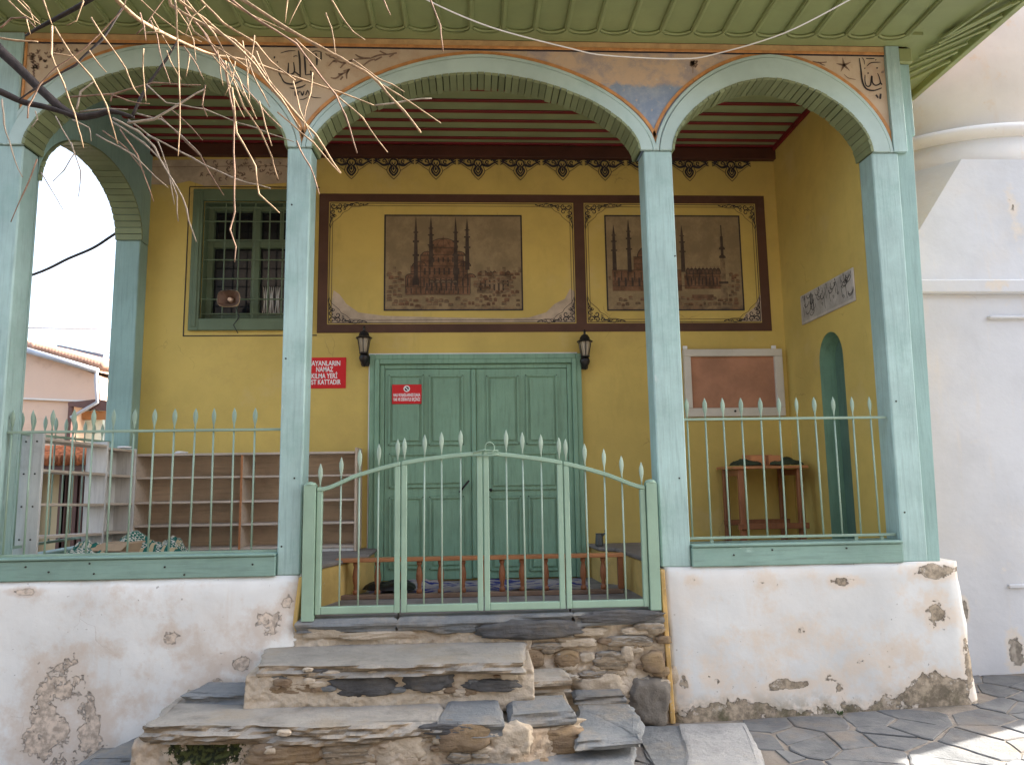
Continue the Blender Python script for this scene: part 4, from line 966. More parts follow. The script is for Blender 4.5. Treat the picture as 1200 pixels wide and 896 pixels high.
p = at(137, 660, y=.55); cb = empty('cardboard_box', (p.x, .60, ZP), 'flat tan cardboard box among the scarves behind the left railing', 'box')
MB().box(p.x - .12, p.x + .10, .48, .74, ZP + .001, ZP + .155).build('carton', m_card, cb, .004)
MB().hexa([(p.x - .12, .476, ZP + .154), (p.x + .10, .476, ZP + .154), (p.x + .10, .478, ZP + .156), (p.x - .12, .478, ZP + .156), (p.x - .14, .40, ZP + .12), (p.x + .09, .40, ZP + .115), (p.x + .09, .402, ZP + .118), (p.x - .14, .402, ZP + .122)]).build('flap', m_card, cb)

# ------------------------------------------------------------------ loudspeaker, lamps, signs, board, plaque
hp_ = at(271, 352, y=YB - .09); hs = empty('horn_loudspeaker', hp_, 'small rusty beige horn loudspeaker fixed to the window grille', 'loudspeaker')
hb = MB(); N = 28
def rr_(t, a, b, y): 
    c_, s_ = cos(t), sin(t); k = (abs(c_) ** 3.2 + abs(s_) ** 3.2) ** (-1 / 3.2); return (hp_.x + a * k * c_, y, hp_.z + b * k * s_)
secs = [(.090, .068, -.075), (.094, .072, -.068), (.078, .058, -.03), (.05, .038, .02), (.028, .024, .055)]
for (a, b, y), (a2, b2, y2) in zip(secs, secs[1:]):
    A_ = [rr_(2 * pi * k / N, a, b, hp_.y + y) for k in range(N + 1)]; B_ = [rr_(2 * pi * k / N, a2, b2, hp_.y + y2) for k in range(N + 1)]; hb.strip(A_, B_)
hb.build('horn', m_horn, hs, smooth=True)
hi = MB(); secs = [(.086, .064, -.0735), (.055, .042, -.03), (.024, .020, .01)]
for (a, b, y), (a2, b2, y2) in zip(secs, secs[1:]):
    hi.strip([rr_(2 * pi * k / N, a, b, hp_.y + y) for k in range(N + 1)], [rr_(2 * pi * k / N, a2, b2, hp_.y + y2) for k in range(N + 1)])
hi.build('throat', m_hornd, hs, smooth=True)
MB().tube([(hp_.x, hp_.y + .01, hp_.z), (hp_.x, hp_.y - .045, hp_.z)], [.022, .017], 14).build('driver_cap', m_horn, hs, .003)
MB().tube([(hp_.x, hp_.y + .05, hp_.z), (hp_.x, YB + .015, hp_.z)], .03, 14).tube([(hp_.x, hp_.y - .0, hp_.z + .06), (hp_.x, hp_.y + .03, hp_.z + .085)], .012, 8).build('driver', m_horn, hs)
MB().tube([(hp_.x + .02, YB - .02, hp_.z - .04), (hp_.x + .05, YB - .03, hp_.z - .13), (hp_.x + .01, YB - .045, hp_.z - .20), (hp_.x + .05, YB - .045, hp_.z - .27)], .004, 6).build('wire', m_blk, hs)

def lamp(px, py, label):
    yl = YB - .10; p = at(px, py, y=yl); k = 852.57 / (yl - CAM.y)          # py: middle of the glass
    t = empty('wall_lamp', (p.x, YB, p.z), label, 'wall lamp', 'black lantern lamps beside the door')
    z = p.z; n = 6
    MB().lathe([(.066, .060), (.070, .066), (.048, .080), (.040, .088), (.044, .094), (.030, .118), (.010, .130), (.009, .150), (.013, .155), (.004, .170)], (p.x, yl, z), 12).build('cap', m_blk, t, smooth=False)
    fr_ = MB()
    for j in range(n):
        a = 2 * pi * (j + .5) / n; fr_.beam((p.x + .034 * cos(a), yl + .034 * sin(a), z - .058), (p.x + .056 * cos(a), yl + .056 * sin(a), z + .060), .007, .007)
    fr_.lathe([(.038, -.068), (.040, -.058), (.034, -.056)], (p.x, yl, z), 12); fr_.build('frame', m_blk, t)
    MB().lathe([(.031, -.056), (.052, .060)], (p.x, yl, z), 6).build('glass', m_lampg, t)
    MB().lathe([(.012, -.05), (.012, .0), (.02, .012), (.018, .035), (.004, .045)], (p.x, yl, z), 10).build('bulb', m_whitesign, t, smooth=True)
    MB().lathe([(.004, -.175), (.020, -.150), (.036, -.125), (.044, -.100), (.040, -.082), (.030, -.0685)], (p.x, yl + .02, z), 14).tube([(p.x, yl + .03, z - .11), (p.x, YB - .01, z - .11)], .014, 8).build('bracket', m_blk, t, smooth=True)
    MB().lathe([(.030, -.16), (.038, -.14), (.038, -.08), (.030, -.06)], (p.x, YB - .014, z), 12, .35).build('wall_plate', m_blk, t)
    return t
l1 = lamp(426.5, 405, 'black lantern wall lamp at the left corner of the door')
l2 = at(685.5, 409, y=YB - .10); l1w = at(426.5, 405, y=YB - .10)
dup(l1, l2 - l1w, 'black lantern wall lamp at the right corner of the door')

def sign(name, x0, x1, z0, z1, y, lines, label, th=.006):
    t = empty(name, ((x0 + x1) / 2, y, z0), label, 'sign')
    MB().box(x0, x1, y - th, y - .0005, z0, z1).build('plate', m_redsign, t, .002)
    tx = MB()
    for (s, zc_, size, wid, bold) in lines:
        add_text(tx, s, size, lambda u, v, zc_=zc_: ((x0 + x1) / 2 + u, y - th - .0008, zc_ + v), bold, wid)
    tx.build('lettering', m_whitesign, t, fix=False); return t
a = rp(355.5, 419); b = rp(405.3, 454.8); h = a[1] - b[1]
sign('wall_sign', a[0], b[0], b[1], a[1], YB, [('BAYANLARIN', a[1] - h * .20, .058, .262, .0014), ('NAMAZ', a[1] - h * .395, .058, .142, .0014), ('KILMA YERİ', a[1] - h * .605, .058, .215, .0014), ('ÜST KATTADIR', a[1] - h * .805, .058, .272, .0014)], 'red sign with four lines of white capitals on the yellow wall beside the post')
yd = YB - .044; a = rp(459.5, 450.6, yd); b = rp(494, 473, yd); h = a[1] - b[1]
sg = sign('door_sign', a[0], b[0], b[1], a[1], yd, [('HALI VE BAŞLARINIZI DAHA', a[1] - h * .55, .036, .225, .0012), ('VAR VE DİKKATLE SEÇİNİZ', a[1] - h * .775, .036, .225, .0012)], 'small red prohibition sign on the left door leaf')
ps = MB(); cx_, cz2 = (a[0] + b[0]) / 2, a[1] - h * .22; rr = h * .165
ps.strip([(cx_ + rr * cos(2 * pi * k / 24), yd - .0072, cz2 + rr * sin(2 * pi * k / 24)) for k in range(25)], [(cx_ + rr * .66 * cos(2 * pi * k / 24), yd - .0072, cz2 + rr * .66 * sin(2 * pi * k / 24)) for k in range(25)])
ps.ribbon([(cx_ - rr * .6, cz2 + rr * .6), (cx_ + rr * .6, cz2 - rr * .6)], rr * .3, wall_plane(yd - .0076)); ps.build('prohibition_ring', m_whitesign, sg)
pk = MB(); pk.face(*[(cx_ + rr * .66 * cos(2 * pi * k / 20), yd - .0067, cz2 + rr * .66 * sin(2 * pi * k / 20)) for k in range(20)]); pk.build('symbol_disc', m_blk, sg)

yb2 = YB - .05; a = rp(801, 409, yb2); b = rp(921.5, 487, yb2); a2 = rp(809.5, 417.4, yb2); b2 = rp(911.5, 477, yb2)
nb = empty('notice_board', ((a[0] + b[0]) / 2, YB, b[1]), 'empty brown notice board in a cream frame on the back wall above the table', 'notice board')
mb = MB(); mb.box(a[0], b[0], yb2, YB - .001, a2[1], a[1]); mb.box(a[0], b[0], yb2, YB - .001, b[1], b2[1]); mb.box(a[0], a2[0], yb2, YB - .001, b2[1] + .0004, a2[1] - .0004); mb.box(b2[0], b[0], yb2, YB - .001, b2[1] + .0004, a2[1] - .0004)
mb.build('frame', m_white, nb, .004); MB().box(a2[0], b2[0], yb2 + .03, YB - .002, b2[1], a2[1]).build('panel', m_cork, nb)
mb = MB()
for px in (803, 907): x, z = rp(px, 407, yb2); mb.box(x - .018, x + .018, yb2 - .002, yb2 + .02, a[1] + .0004, a[1] + .028)
mb.build('hanger', m_whitesign, nb, .002); kx, kz = rp(861.5, 481.5, yb2); MB().tube([(kx, yb2 + .002, kz), (kx, yb2 - .006, kz)], .010, 10).build('lock', m_blk, nb)

Pq = [at(*p, x=XR) for p in [(939.5, 347.5), (1001.5, 312.3), (1003, 351.4), (941, 382)]]
y0q, y1q = (Pq[1].y + Pq[2].y) / 2, (Pq[0].y + Pq[3].y) / 2; z0q, z1q = (Pq[2].z + Pq[3].z) / 2, (Pq[0].z + Pq[1].z) / 2
pq = empty('inscription_plaque', (XR, (y0q + y1q) / 2, z0q), 'weathered grey inscribed stone plaque set in the right side wall', 'plaque')
m_plq = paint('plaque_stone', (.42, .385, .345), .2, 9, .85, dirt=(.18, .16, .14)); m_plqe = paint('plaque_rim', (.50, .45, .40), .15, 9, .85); m_plqi = paint('plaque_inscription', (.045, .042, .04), .3, 14, .8, bump=0)
MB().box(XR - .012, XR - .0005, y0q, y1q, z0q, z1q).build('slab', m_plqe, pq, .004); MB().box(XR - .0135, XR - .0122, y0q + .02, y1q - .02, z0q + .022, z1q - .014).build('field', m_plq, pq)
ins = MB(); fx_ = lambda u, v: (XR - .0145, y1q - u, z0q + v); rnd = random.Random(4); LQ = y1q - y0q; HQ = z1q - z0q
for k in range(64):
    u = .05 + rnd.random() * (LQ - .13); v = .04 + rnd.random() * (HQ - .08); tp = rnd.random()
    if tp < .4: ins.ribbon(smooth_line([(u, min(HQ - .025, v + .09)), (u + .006, v + .04), (u + .012, v)], 4), .005, fx_)
    elif tp < .8: ins.ribbon(smooth_line([(u, v + .02), (u + .012, v - .005), (u + .04, v - .008), (u + .07, v + .01), (u + .075, v + .03)], 4), [.003] + [.0058] * 15 + [.002], fx_)
    else: spiral(ins, u + .02, v + .01, .014, rnd.random() * 6, 1, .005, 1, fx_)
ins.build('inscription', m_plqi, pq)

# ------------------------------------------------------------------ table with things on it
tb = empty('wooden_table', (2.53, 1.3, ZP), 'narrow reddish wooden table with stretchers below the notice board', 'table')
yr, yfq = 1.49, 1.13
def lx(px, y): return at(px, 590, y=y).x
ztop_ = at(895, 549, y=1.13).z
x_r0, x_r1, x_f0, x_f1 = lx(851.5, yr), lx(917, yr), lx(869.5, yfq), lx(938.5, yfq)
for x, y in ((x_r0, yr), (lx(917, yr), yr), (x_f0, yfq), (x_f1, yfq)):
    MB().box(x - .022, x + .022, y - .022, y + .022, ZP + .001, ztop_ - .0005).build('leg', m_wood, tb, .004)
xm0, xm1 = min(x_r0, x_f0) - .05, max(x_r1, x_f1) + .05
MB().hexa([(x_f0 - .07, yfq - .05, ztop_), (x_f1 + .06, yfq - .05, ztop_), (x_r1 + .10, yr + .04, ztop_), (x_r0 - .06, yr + .04, ztop_), (x_f0 - .07, yfq - .05, ztop_ + .022), (x_f1 + .06, yfq - .05, ztop_ + .022), (x_r1 + .10, yr + .04, ztop_ + .022), (x_r0 - .06, yr + .04, ztop_ + .022)]).build('table_top', m_woodh, tb, .004)
zst = at(895, 616, y=yfq).z
MB().beam((x_f0 - .05, yfq - .034, zst), (x_f1 + .04, yfq - .034, zst), .022, .045).build('stretcher', m_wood, tb, .004); MB().beam((x_r0 - .04, yr - .034, zst + .01), (x_r1 + .04, yr - .034, zst + .01), .022, .045).build('stretcher', m_wood, tb, .004)
for (q0_, q1_) in ((x_r0, x_f0), (x_r1, x_f1)): MB().beam((q0_, yr - .024, ztop_ - .03), (q1_, yfq + .024, ztop_ - .03), .02, .05).build('apron', m_wood, tb, .003)
p = at(893, 540, y=1.3); zt_ = ztop_ + .023
bk = empty('open_box', (p.x, 1.3, zt_), 'flat orange brown cardboard tray lying on the wooden table', 'box'); m_trayc = paint('tray_card', (.52, .22, .09), .12, 4, .8)
bw = .13
mbt = MB(); mbt.box(p.x - bw, p.x + bw, 1.20, 1.40, zt_ + .001, zt_ + .006); mbt.box(p.x - bw, p.x + bw, 1.20, 1.206, zt_ + .0065, zt_ + .085); mbt.box(p.x - bw, p.x + bw, 1.394, 1.40, zt_ + .0065, zt_ + .095); mbt.box(p.x - bw, p.x - bw + .006, 1.2065, 1.3935, zt_ + .0065, zt_ + .08); mbt.box(p.x + bw - .006, p.x + bw, 1.2065, 1.3935, zt_ + .0065, zt_ + .08)
mbt.build('tray', m_trayc, bk, .002); MB().box(p.x - .01, p.x + .012, 1.194, 1.1992, zt_ + .01, zt_ + .084).build('tape', m_wood, bk)
m_dcl = paint('dark_green_cloth', (.035, .045, .022), .4, 10, .95)
heap('dark_cloth', (p.x - .16, 1.24, zt_), .13, .10, .05, 'dark green cloth on the table left of the cardboard tray', 'cloth', m_dcl, 2.2, 22); heap('dark_cloth', (p.x + .16, 1.22, zt_), .14, .10, .06, 'dark green cloth on the table right of the cardboard tray', 'cloth', m_dcl, 6.2, 22)

# ------------------------------------------------------------------ low balustrade and the rug in the entrance
YR = .70; rz1 = at(560, 653, y=YR).z
ba = empty('wooden_balustrade', (.3, YR, ZF), 'low brown wooden balustrade with turned spindles across the entrance aisle', 'balustrade')
xa, xb = at(394, 657, y=YR).x, at(730, 650, y=YR).x
MB().box(xa, xb, YR - .035, YR + .035, rz1 - .014, rz1 + .014).build('handrail', m_woodh, ba, .008, seg=2)
MB().box(xa + .01, xb - .01, YR - .025, YR + .025, ZF + .001, ZF + .032).build('bottom_board', paint('dull_board', (.20, .13, .09), .2, 4, .7), ba, .004)
for x in (xa + .02, xb - .022): MB().box(x - .02, x + .02, YR - .02, YR + .02, ZF + .033, rz1 - .0145).build('end_post', m_wood, ba, .004)
prof = [(.022, 0), (.022, .03), (.012, .038), (.017, .05), (.014, .07), (.024, .11), (.025, .15), (.018, .20), (.013, .225), (.020, .235), (.020, .262)]
H = (rz1 - .0145) - (ZF + .0325); first = None
for px in (417, 442.5, 466, 491.5, 516.5, 542.5, 566, 588.5, 612, 639.5, 661, 683.7, 707):
    x = at(px, 675, y=YR).x
    if first is None: first = MB().lathe([(r * .95, z * H / .262) for r, z in prof], (x, YR, ZF + .0325), 14).build('spindle', m_wood, ba, smooth=True); fx = x
    else: dup(first, (x - fx, 0, 0), None, ba)
def rug_mat():
    t = NT('blue_rug'); s = t.sep(); w = t.noise(5, 4, .6, stretch=(.6, 5, 1)); k = t.ramp(w, .44, .50); k2 = t.ramp(t.noise(14, 4, .6, stretch=(.4, 4, 1), off=(3, 3, 3)), .56, .6)
    c = t.mix(k, (.02, .03, .17), (.30, .27, .27)); c = t.mix(k2, c, (.40, .33, .26)); t.bump(w, .4, .01); return t.done(c, .95)
rg = MB(); n, m_ = 80, 26; g = []
for j in range(m_ + 1):
    row = []
    for i in range(n + 1):
        u, v = i / n, j / m_; x = -.50 + 1.62 * u + .02 * mn.noise(Vector((v * 4, 2, 0))); y = .78 + .56 * v + .04 * mn.noise(Vector((u * 6, 1, 0)))
        z = ZF + .006 + .055 * max(0, mn.noise(Vector((u * 5, v * 2.4, 3))) + .15) + .02 * abs(mn.noise(Vector((u * 16, v * 5, 7))))
        row.append(Vector((x, y, z)))
    g.append(row)
for j in range(m_):
    for i in range(n): rg.face(g[j][i], g[j][i + 1], g[j + 1][i + 1], g[j + 1][i])
tag(rg.build('entrance_rug', rug_mat(), None, smooth=True), 'rumpled blue and grey striped rug on the floor in front of the green door', 'rug')
heap('dark_cloth', (-.36, .92, ZF + .03), .19, .12, .075, 'black crumpled cloth at the left end of the blue rug', 'cloth', m_blk, 3.4, 22)
p = at(701, 645, y=1.25); mb = MB(); mb.lathe([(.03, 0), (.034, .01), (.028, .09), (.030, .10), (.016, .10), (.014, .02)], (1.255, 1.30, ZP + .001), 12)
mb.tube([(1.28, 1.30, ZP + .08), (1.31, 1.30, ZP + .11), (1.30, 1.30, ZP + .125)], .008, 6)
tag(mb.build('metal_cup', paint('dark_tin', (.09, .10, .10), .2, 6, .4, metal=.5), None), 'small dark metal jug on the right platform edge beside the door', 'jug')
sf = MB(); sf.tube([(1.33, .90, ZF + .004), (1.33, .905, ZF + .20)], .009, 8); tag(sf.build('grey_pole', m_greyw, None), 'short pale grey rod standing against the right platform by the balustrade end', 'rod')

# ------------------------------------------------------------------ stone steps
def gz(x): return .07 + .031 * x if x > 0 else max(-.9, .07 + .055 * x)
st_ = empty('stone_steps', (-.2, -.5, .1), 'worn stone stairway of rough slabs and mortared rubble leading up to the gate', 'steps')
def resample(P, d):
    out = []
    for k in range(len(P)):
        a, b = Vector(P[k]), Vector(P[(k + 1) % len(P)]); n = max(1, int((b - a).length / d))
        out += [a + (b - a) * (j / n) for j in range(n)]
    return out
def slab(poly, ztop, th, m, name='tread', seed=0, amp=.018, parent=st_, tilt=(0, 0), lab=None, top_amp=.005):
    """split-stone slab: layered, broken edge and an uneven top"""
    P = resample(poly, .018); n = len(P); c = sum(P, Vector((0, 0))) / n; L = max(3, int(th / .011)); mb = MB(); rings = []
    def edge(p, lay):
        o = amp * (mn.noise(Vector((p.x * 3.2, p.y * 3.2, seed))) * 1.0 + mn.noise(Vector((p.x * 9, p.y * 9, seed + lay * 1.9))) * .9 + mn.noise(Vector((p.x * 26, p.y * 26, seed + lay * 3.1))) * .45)
        return o
    ar = sum(P[k].x * P[(k + 1) % n].y - P[(k + 1) % n].x * P[k].y for k in range(n)); sg_ = 1 if ar > 0 else -1
    nm = []
    for k in range(n):
        d = P[(k + 1) % n] - P[k - 1]; d.normalize(); nm.append(Vector((d.y, -d.x)) * sg_)
    for lay in range(L + 1):
        f = lay / L; r = []
        for k, p in enumerate(P):
            q = p + nm[k] * (edge(p, lay) - (.010 if lay == L else 0) - (.012 * sin(f * 7 + seed + mn.noise(Vector((p.x * 2, p.y * 2, 4))) * 4)))
            z = ztop - th + th * f + tilt[0] * (q.x - c.x) + tilt[1] * (q.y - c.y) + (mn.noise(Vector((q.x * 4, q.y * 4, seed))) * top_amp if lay >= L - 1 else 0)
            r.append(Vector((q.x, q.y, z)))
        rings.append(r)
    ins_ = []                                # top: inset ring then centre patch by a grid of triangles
    for k in range(n):
        q = rings[-1][k]; w = Vector((q.x, q.y)) - nm[k] * .02; ins_.append(Vector((w.x, w.y, q.z + .003)))
    rings.append(ins_)
    for a_, b_ in zip(rings, rings[1:]):
        mb.strip(a_ + a_[:1], b_ + b_[:1])
    mb.face(*ins_); mb.face(*rings[0][::-1])
    o = mb.build(name, m, parent, fix=True)
    if lab: o['label'] = lab
    return o
def A2(px, py, z): p = at(px, py, z=z); return (p.x, p.y)
z1, z2 = .615, .405
# threshold slabs under the gate
tz = ZF - .004
for a, b, sd in ((-.815, -.215, 1), (-.212, .855, 2), (.858, 1.415, 3)):
    slab([(a, -.045), (b, -.045), (b, .09), (a, .09)], tz + .006, .075, m_slate, 'threshold_slab', sd, .007)
# top step
slab([A2(302, 781, z1), A2(450, 779, z1), A2(613, 776, z1), (.555, .02), (-.98, .02)], z1, .058, m_sstep, 'tread', 4, .020)
# second step: long worn slab, two slate pieces on the right
slab([A2(166, 850, z2), A2(300, 851, z2), A2(440, 852, z2), A2(520, 846, z2), (.12, -.36), (-.4, -.36), (-.9, -.10), (-1.42, -.06)], z2, .085, m_sstep, 'tread', 9, .026)
slab([A2(512, 846, z2 + .004), A2(590, 845, z2), (.36, -.38), (.13, -.40)], z2 + .006, .075, m_slate, 'tread', 12, .012, lab='grey slate piece in the middle of the second step')
slab([A2(598, 838, z2), A2(674, 833, z2), (.75, -.40), (.43, -.38)], z2 + .002, .07, m_slate, 'tread', 14, .012, lab='grey slate piece at the right end of the second step')
slab([(-1.34, -.34), (-.95, -.42), (-.94, -.16), (-1.28, -.13)], z2 + .05, .055, m_slate, 'side_stone', 16, .016, lab='dark flat stone on the left end of the second step')
slab([(.53, -.34), (.80, -.34), (.80, -.10), (.54, -.10)], .475, .075, m_sstep, 'side_stone', 18, .012, lab='pale layered block beside the top step')
slab([A2(680, 834, .30), A2(748, 862, .30), (1.16, -.52), (1.14, -.22), (.86, -.22)], .30, .05, m_slate, 'side_stone', 20, .014)
slab([A2(676, 868, .30), A2(752, 868, .28), (1.15, -.24), (.84, -.24)], .298, .05, m_slate, 'side_stone', 21, .014)
slab([(.84, -.20), (1.13, -.21), (1.13, -.06), (.84, -.06)], .335, .04, m_slate, 'side_stone', 23, .010)
slab([(-.10, -1.25), (.95, -1.3), (1.08, -.62), (.4, -.66), (-.1, -.74)], .205, .12, m_slate, 'tread', 24, .016)
slab([(-1.9, -.95), (-1.36, -1.0), (-1.36, -.45), (-1.62, -.12), (-1.86, -.15)], .125, .10, m_slate, 'side_stone', 26, .016)
slab([(-1.75, -.50), (-1.40, -.55), (-1.40, -.20), (-1.62, -.06)], .185, .05, m_slate, 'side_stone', 27, .016)
# risers: rough mortar faces
def rough_face(x0_, x1_, y, z0_, z1_, m, name, seed, amp=.03, lean=.03, res=.009, depth=.25, yfn=None):
    nx, nz = max(6, int((x1_ - x0_) / res)), max(4, int((z1_ - z0_) / res)); g = []
    for j in range(nz + 1):
        row = []
        for i in range(nx + 1):
            x = x0_ + (x1_ - x0_) * i / nx; z = z0_ + (z1_ - z0_) * j / nz
            d = amp * (mn.noise(Vector((x * 3, z * 4, seed))) + .8 * mn.noise(Vector((x * 8, z * 15, seed + 2))) - .7 * abs(mn.noise(Vector((x * 13, z * 26, seed)))) + .5 * mn.noise(Vector((x * 40, z * 60, seed))) + .35 * abs(mn.noise(Vector((x * 6, z * 70, seed + 4)))))
            yy = (yfn(x) if yfn else y) + d - lean * (1 - j / nz); row.append(Vector((x, yy, z)))
        g.append(row)
    mb = MB()
    for j in range(nz):
        for i in range(nx): mb.face(g[j][i], g[j][i + 1], g[j + 1][i + 1], g[j + 1][i])
    mb.strip(g[nz], [Vector((p.x, p.y + depth, p.z)) for p in g[nz]])
    for i in (0, nx): mb.strip([g[j][i] for j in range(nz + 1)], [Vector((g[j][i].x, g[j][i].y + depth, g[j][i].z)) for j in range(nz + 1)])
    return mb.build(name, m, st_, smooth=True)
rough_face(-.83, .60, -.015, .56, .70, m_mortar, 'riser', 1, .022, .02)
rough_face(.50, 1.43, -.01, -.05, .72, m_mortar, 'rubble_face', 2, .022, .05)
rough_face(-.97, .575, -.475, .36, z1 - .045, m_mortar, 'riser', 3, .017, .02, depth=.45)
rough_face(-1.44, .78, -.70, -.12, z2 - .07, m_mortarm, 'riser', 4, .024, .10, depth=.62, yfn=lambda x: -.685 - .10 * min(1, max(0, (x + 1.45) / 1.0)) + (.12 * max(0, x - .45) / .3))
def rock(px, py, w, h, y, m, seed, name='rubble_stone', dep=None, flat=.62):
    c = at(px, py, y=y); s = (y - CAM.y) / 852.57; a, b = w * s / 2, h * s / 2; d = dep or max(.035, min(a, b) * .9); c.y += d * (.05 if m.name.startswith('dark_slate') else .40); a *= 1.04; b *= 1.06
    bm = bmesh.new(); bmesh.ops.create_icosphere(bm, subdivisions=4 if w > 26 else 3, radius=1)
    for v in bm.verts:
        n_ = v.co.normalized(); e = (abs(n_.x) ** 2.8 + abs(n_.y) ** 2.8 + abs(n_.z) ** 2.8) ** (-1 / 2.8)
        k = e * (1 + .24 * mn.noise(n_ * 1.7 + Vector((seed * 3.7, 0, 0))) + .10 * mn.noise(n_ * 5 + Vector((seed, 2, 0))) + .09 * mn.noise(Vector((n_.x * 2.5, n_.y * 2, n_.z * 9 + seed))) - .10 * abs(mn.noise(Vector((n_.x * 5, n_.y * 4, n_.z * 14 + seed)))))
        v.co = Vector((n_.x * a * k, max(n_.y * d * k, -d * .80 + .010 * mn.noise(n_ * 5 + Vector((seed, 0, 0)))), n_.z * b * k))
    V = [c + v.co for v in bm.verts]; mb = MB(); mb.v = V; mb.f = [tuple(q.index for q in f.verts) for f in bm.faces]; mb.mi = [0] * len(mb.f); bm.free()
    return mb.build(name, m, st_, smooth=True)
rk_list = [(375, 788, 36, 11, -.46, m_sdark), (330, 794, 26, 9, -.46, m_slate), (345, 806, 62, 12, -.47, m_sbrown), (428, 803, 74, 20, -.47, m_sdark), (503, 797, 56, 22, -.47, m_sdark), (560, 793, 30, 12, -.46, m_mortar), (578, 802, 62, 13, -.48, m_sdark), (597, 787, 38, 10, -.46, m_slate), (460, 790, 14, 6, -.46, m_sbrown),
           (335, 884, 78, 24, -.79, m_sbrown), (408, 884, 58, 22, -.80, m_sstep), (395, 866, 60, 6, -.80, m_slate), (470, 876, 50, 30, -.79, m_mortar), (545, 862, 60, 34, -.80, m_sbrown), (530, 852, 70, 12, -.80, m_sdark), (600, 868, 46, 34, -.78, m_mortar), (637, 868, 84, 32, -.70, m_sbrown), (640, 848, 76, 16, -.68, m_mortar), 
           (532, 735, 64, 12, -.03, m_slate), (622, 737, 112, 20, -.04, m_sdark), (727, 722, 92, 13, -.045, m_sdark), (625, 771, 26, 20, -.04, m_sbrown), (665, 772, 30, 18, -.045, m_sbrown), (716, 774, 38, 20, -.05, m_sstep), (766, 776, 26, 24, -.05, m_sbrown), (737, 751, 50, 11, -.045, m_sstep), (678, 753, 40, 9, -.045, m_mortar), (640, 757, 40, 8, -.04, m_sstep), (703, 790, 46, 9, -.05, m_sstep), (760, 822, 50, 56, -.05, m_cement), (705, 806, 60, 30, -.05, m_mortar), (690, 740, 40, 10, -.03, m_mortar), (750, 738, 40, 10, -.03, m_mortar), (648, 795, 60, 9, -.10, m_sstep),
           (440, 744, 90, 9, -.03, m_mortar), (380, 738, 46, 18, -.02, m_mortar), (590, 752, 50, 10, -.03, m_mortar), (735, 766, 14, 20, -.05, m_mortar), (790, 790, 10, 20, -.02, m_mortar)]
rq = random.Random(77)
for k in range(34):
    px, py = rq.uniform(625, 778), rq.uniform(732, 806)
    if px < 680 and py > 785: continue
    w = rq.uniform(9, 24); rk_list.append((px, py, w, w * rq.uniform(.35, .6), -.045, rq.choice((m_sbrown, m_sstep, m_mortar, m_mortar, m_sstep))))
for k in range(22):
    px, py = rq.uniform(310, 605), rq.uniform(784, 812); w = rq.uniform(8, 20); rk_list.append((px, py, w, w * rq.uniform(.3, .5), -.485, rq.choice((m_sbrown, m_slate, m_mortar, m_mortar))))
for k in range(16):
    px, py = rq.uniform(300, 660), rq.uniform(856, 896); w = rq.uniform(10, 26); rk_list.append((px, py, w, w * rq.uniform(.3, .5), -.80, rq.choice((m_sbrown, m_sstep, m_mortar, m_mortar))))
for k, (px, py, w, h, y, m) in enumerate(rk_list): rock(px, py, w, h, y, m, k * 1.3 + 2)

# ------------------------------------------------------------------ street and paving
m_soil = stone('street_surface', (.085, .066, .046), (.115, .092, .067), (.07, .057, .044), strata=False, bumpd=.02)
gs = MB(); XS = [-300, -40, -16, -8, -5, -3.5, -2.5, -2, -1.5, -1, -.5, 0, .5, 1, 1.5, 2, 2.5, 3, 3.5, 4, 5, 7, 10, 16, 40, 300]; YS = [-300, -40, -14, -8, -5, -3.5, -2.5, -1.5, -1, -.5, 0, .5, 1, 2, 4, 9, 40, 300]
def gzz(x, y): return gz(max(-16, min(10, x)))
for i in range(len(XS) - 1):
    for j in range(len(YS) - 1):
        gs.face(*[(a, b, gzz(a, b) - .001) for a, b in ((XS[i], YS[j]), (XS[i + 1], YS[j]), (XS[i + 1], YS[j + 1]), (XS[i], YS[j + 1]))])
tag(gs.build('street', m_soil), kind='structure')
m_pave = stone('paving_slate', (.13, .135, .14), (.20, .20, .195), (.22, .185, .15), bumpd=.012)
rnd = random.Random(21); pts = []
gx, gy = .34, .18
for i in range(23):
    for j in range(29):
        pts.append(Vector((.80 + (i + .5 * (j % 2)) * gx + rnd.uniform(-.19, .19), -4.3 + j * gy + rnd.uniform(-.095, .095))))
pv = MB(); pv.m = 1; pv.face((.78, -4.6, gz(.78) + .0002), (8.3, -4.6, gz(8.3) + .0002), (8.3, .56, gz(8.3) + .0002), (.78, .56, gz(.78) + .0002)); pv.m = 0
m_bed = stone('paving_mortar', (.20, .17, .14), (.29, .255, .215), (.14, .125, .10), strata=False, bumpd=.02)
def clip(poly, n, d):
    out = []
    for k in range(len(poly)):
        a, b = poly[k], poly[(k + 1) % len(poly)]; da, db = a.dot(n) - d, b.dot(n) - d
        if da <= 0: out.append(a)
        if (da < 0) != (db < 0) and da != db: out.append(a + (b - a) * (da / (da - db)))
    return out
kerbP = [at(797, 850, z=.125), at(872, 848, z=.125), at(905, 915, z=.10), at(806, 915, z=.10)]
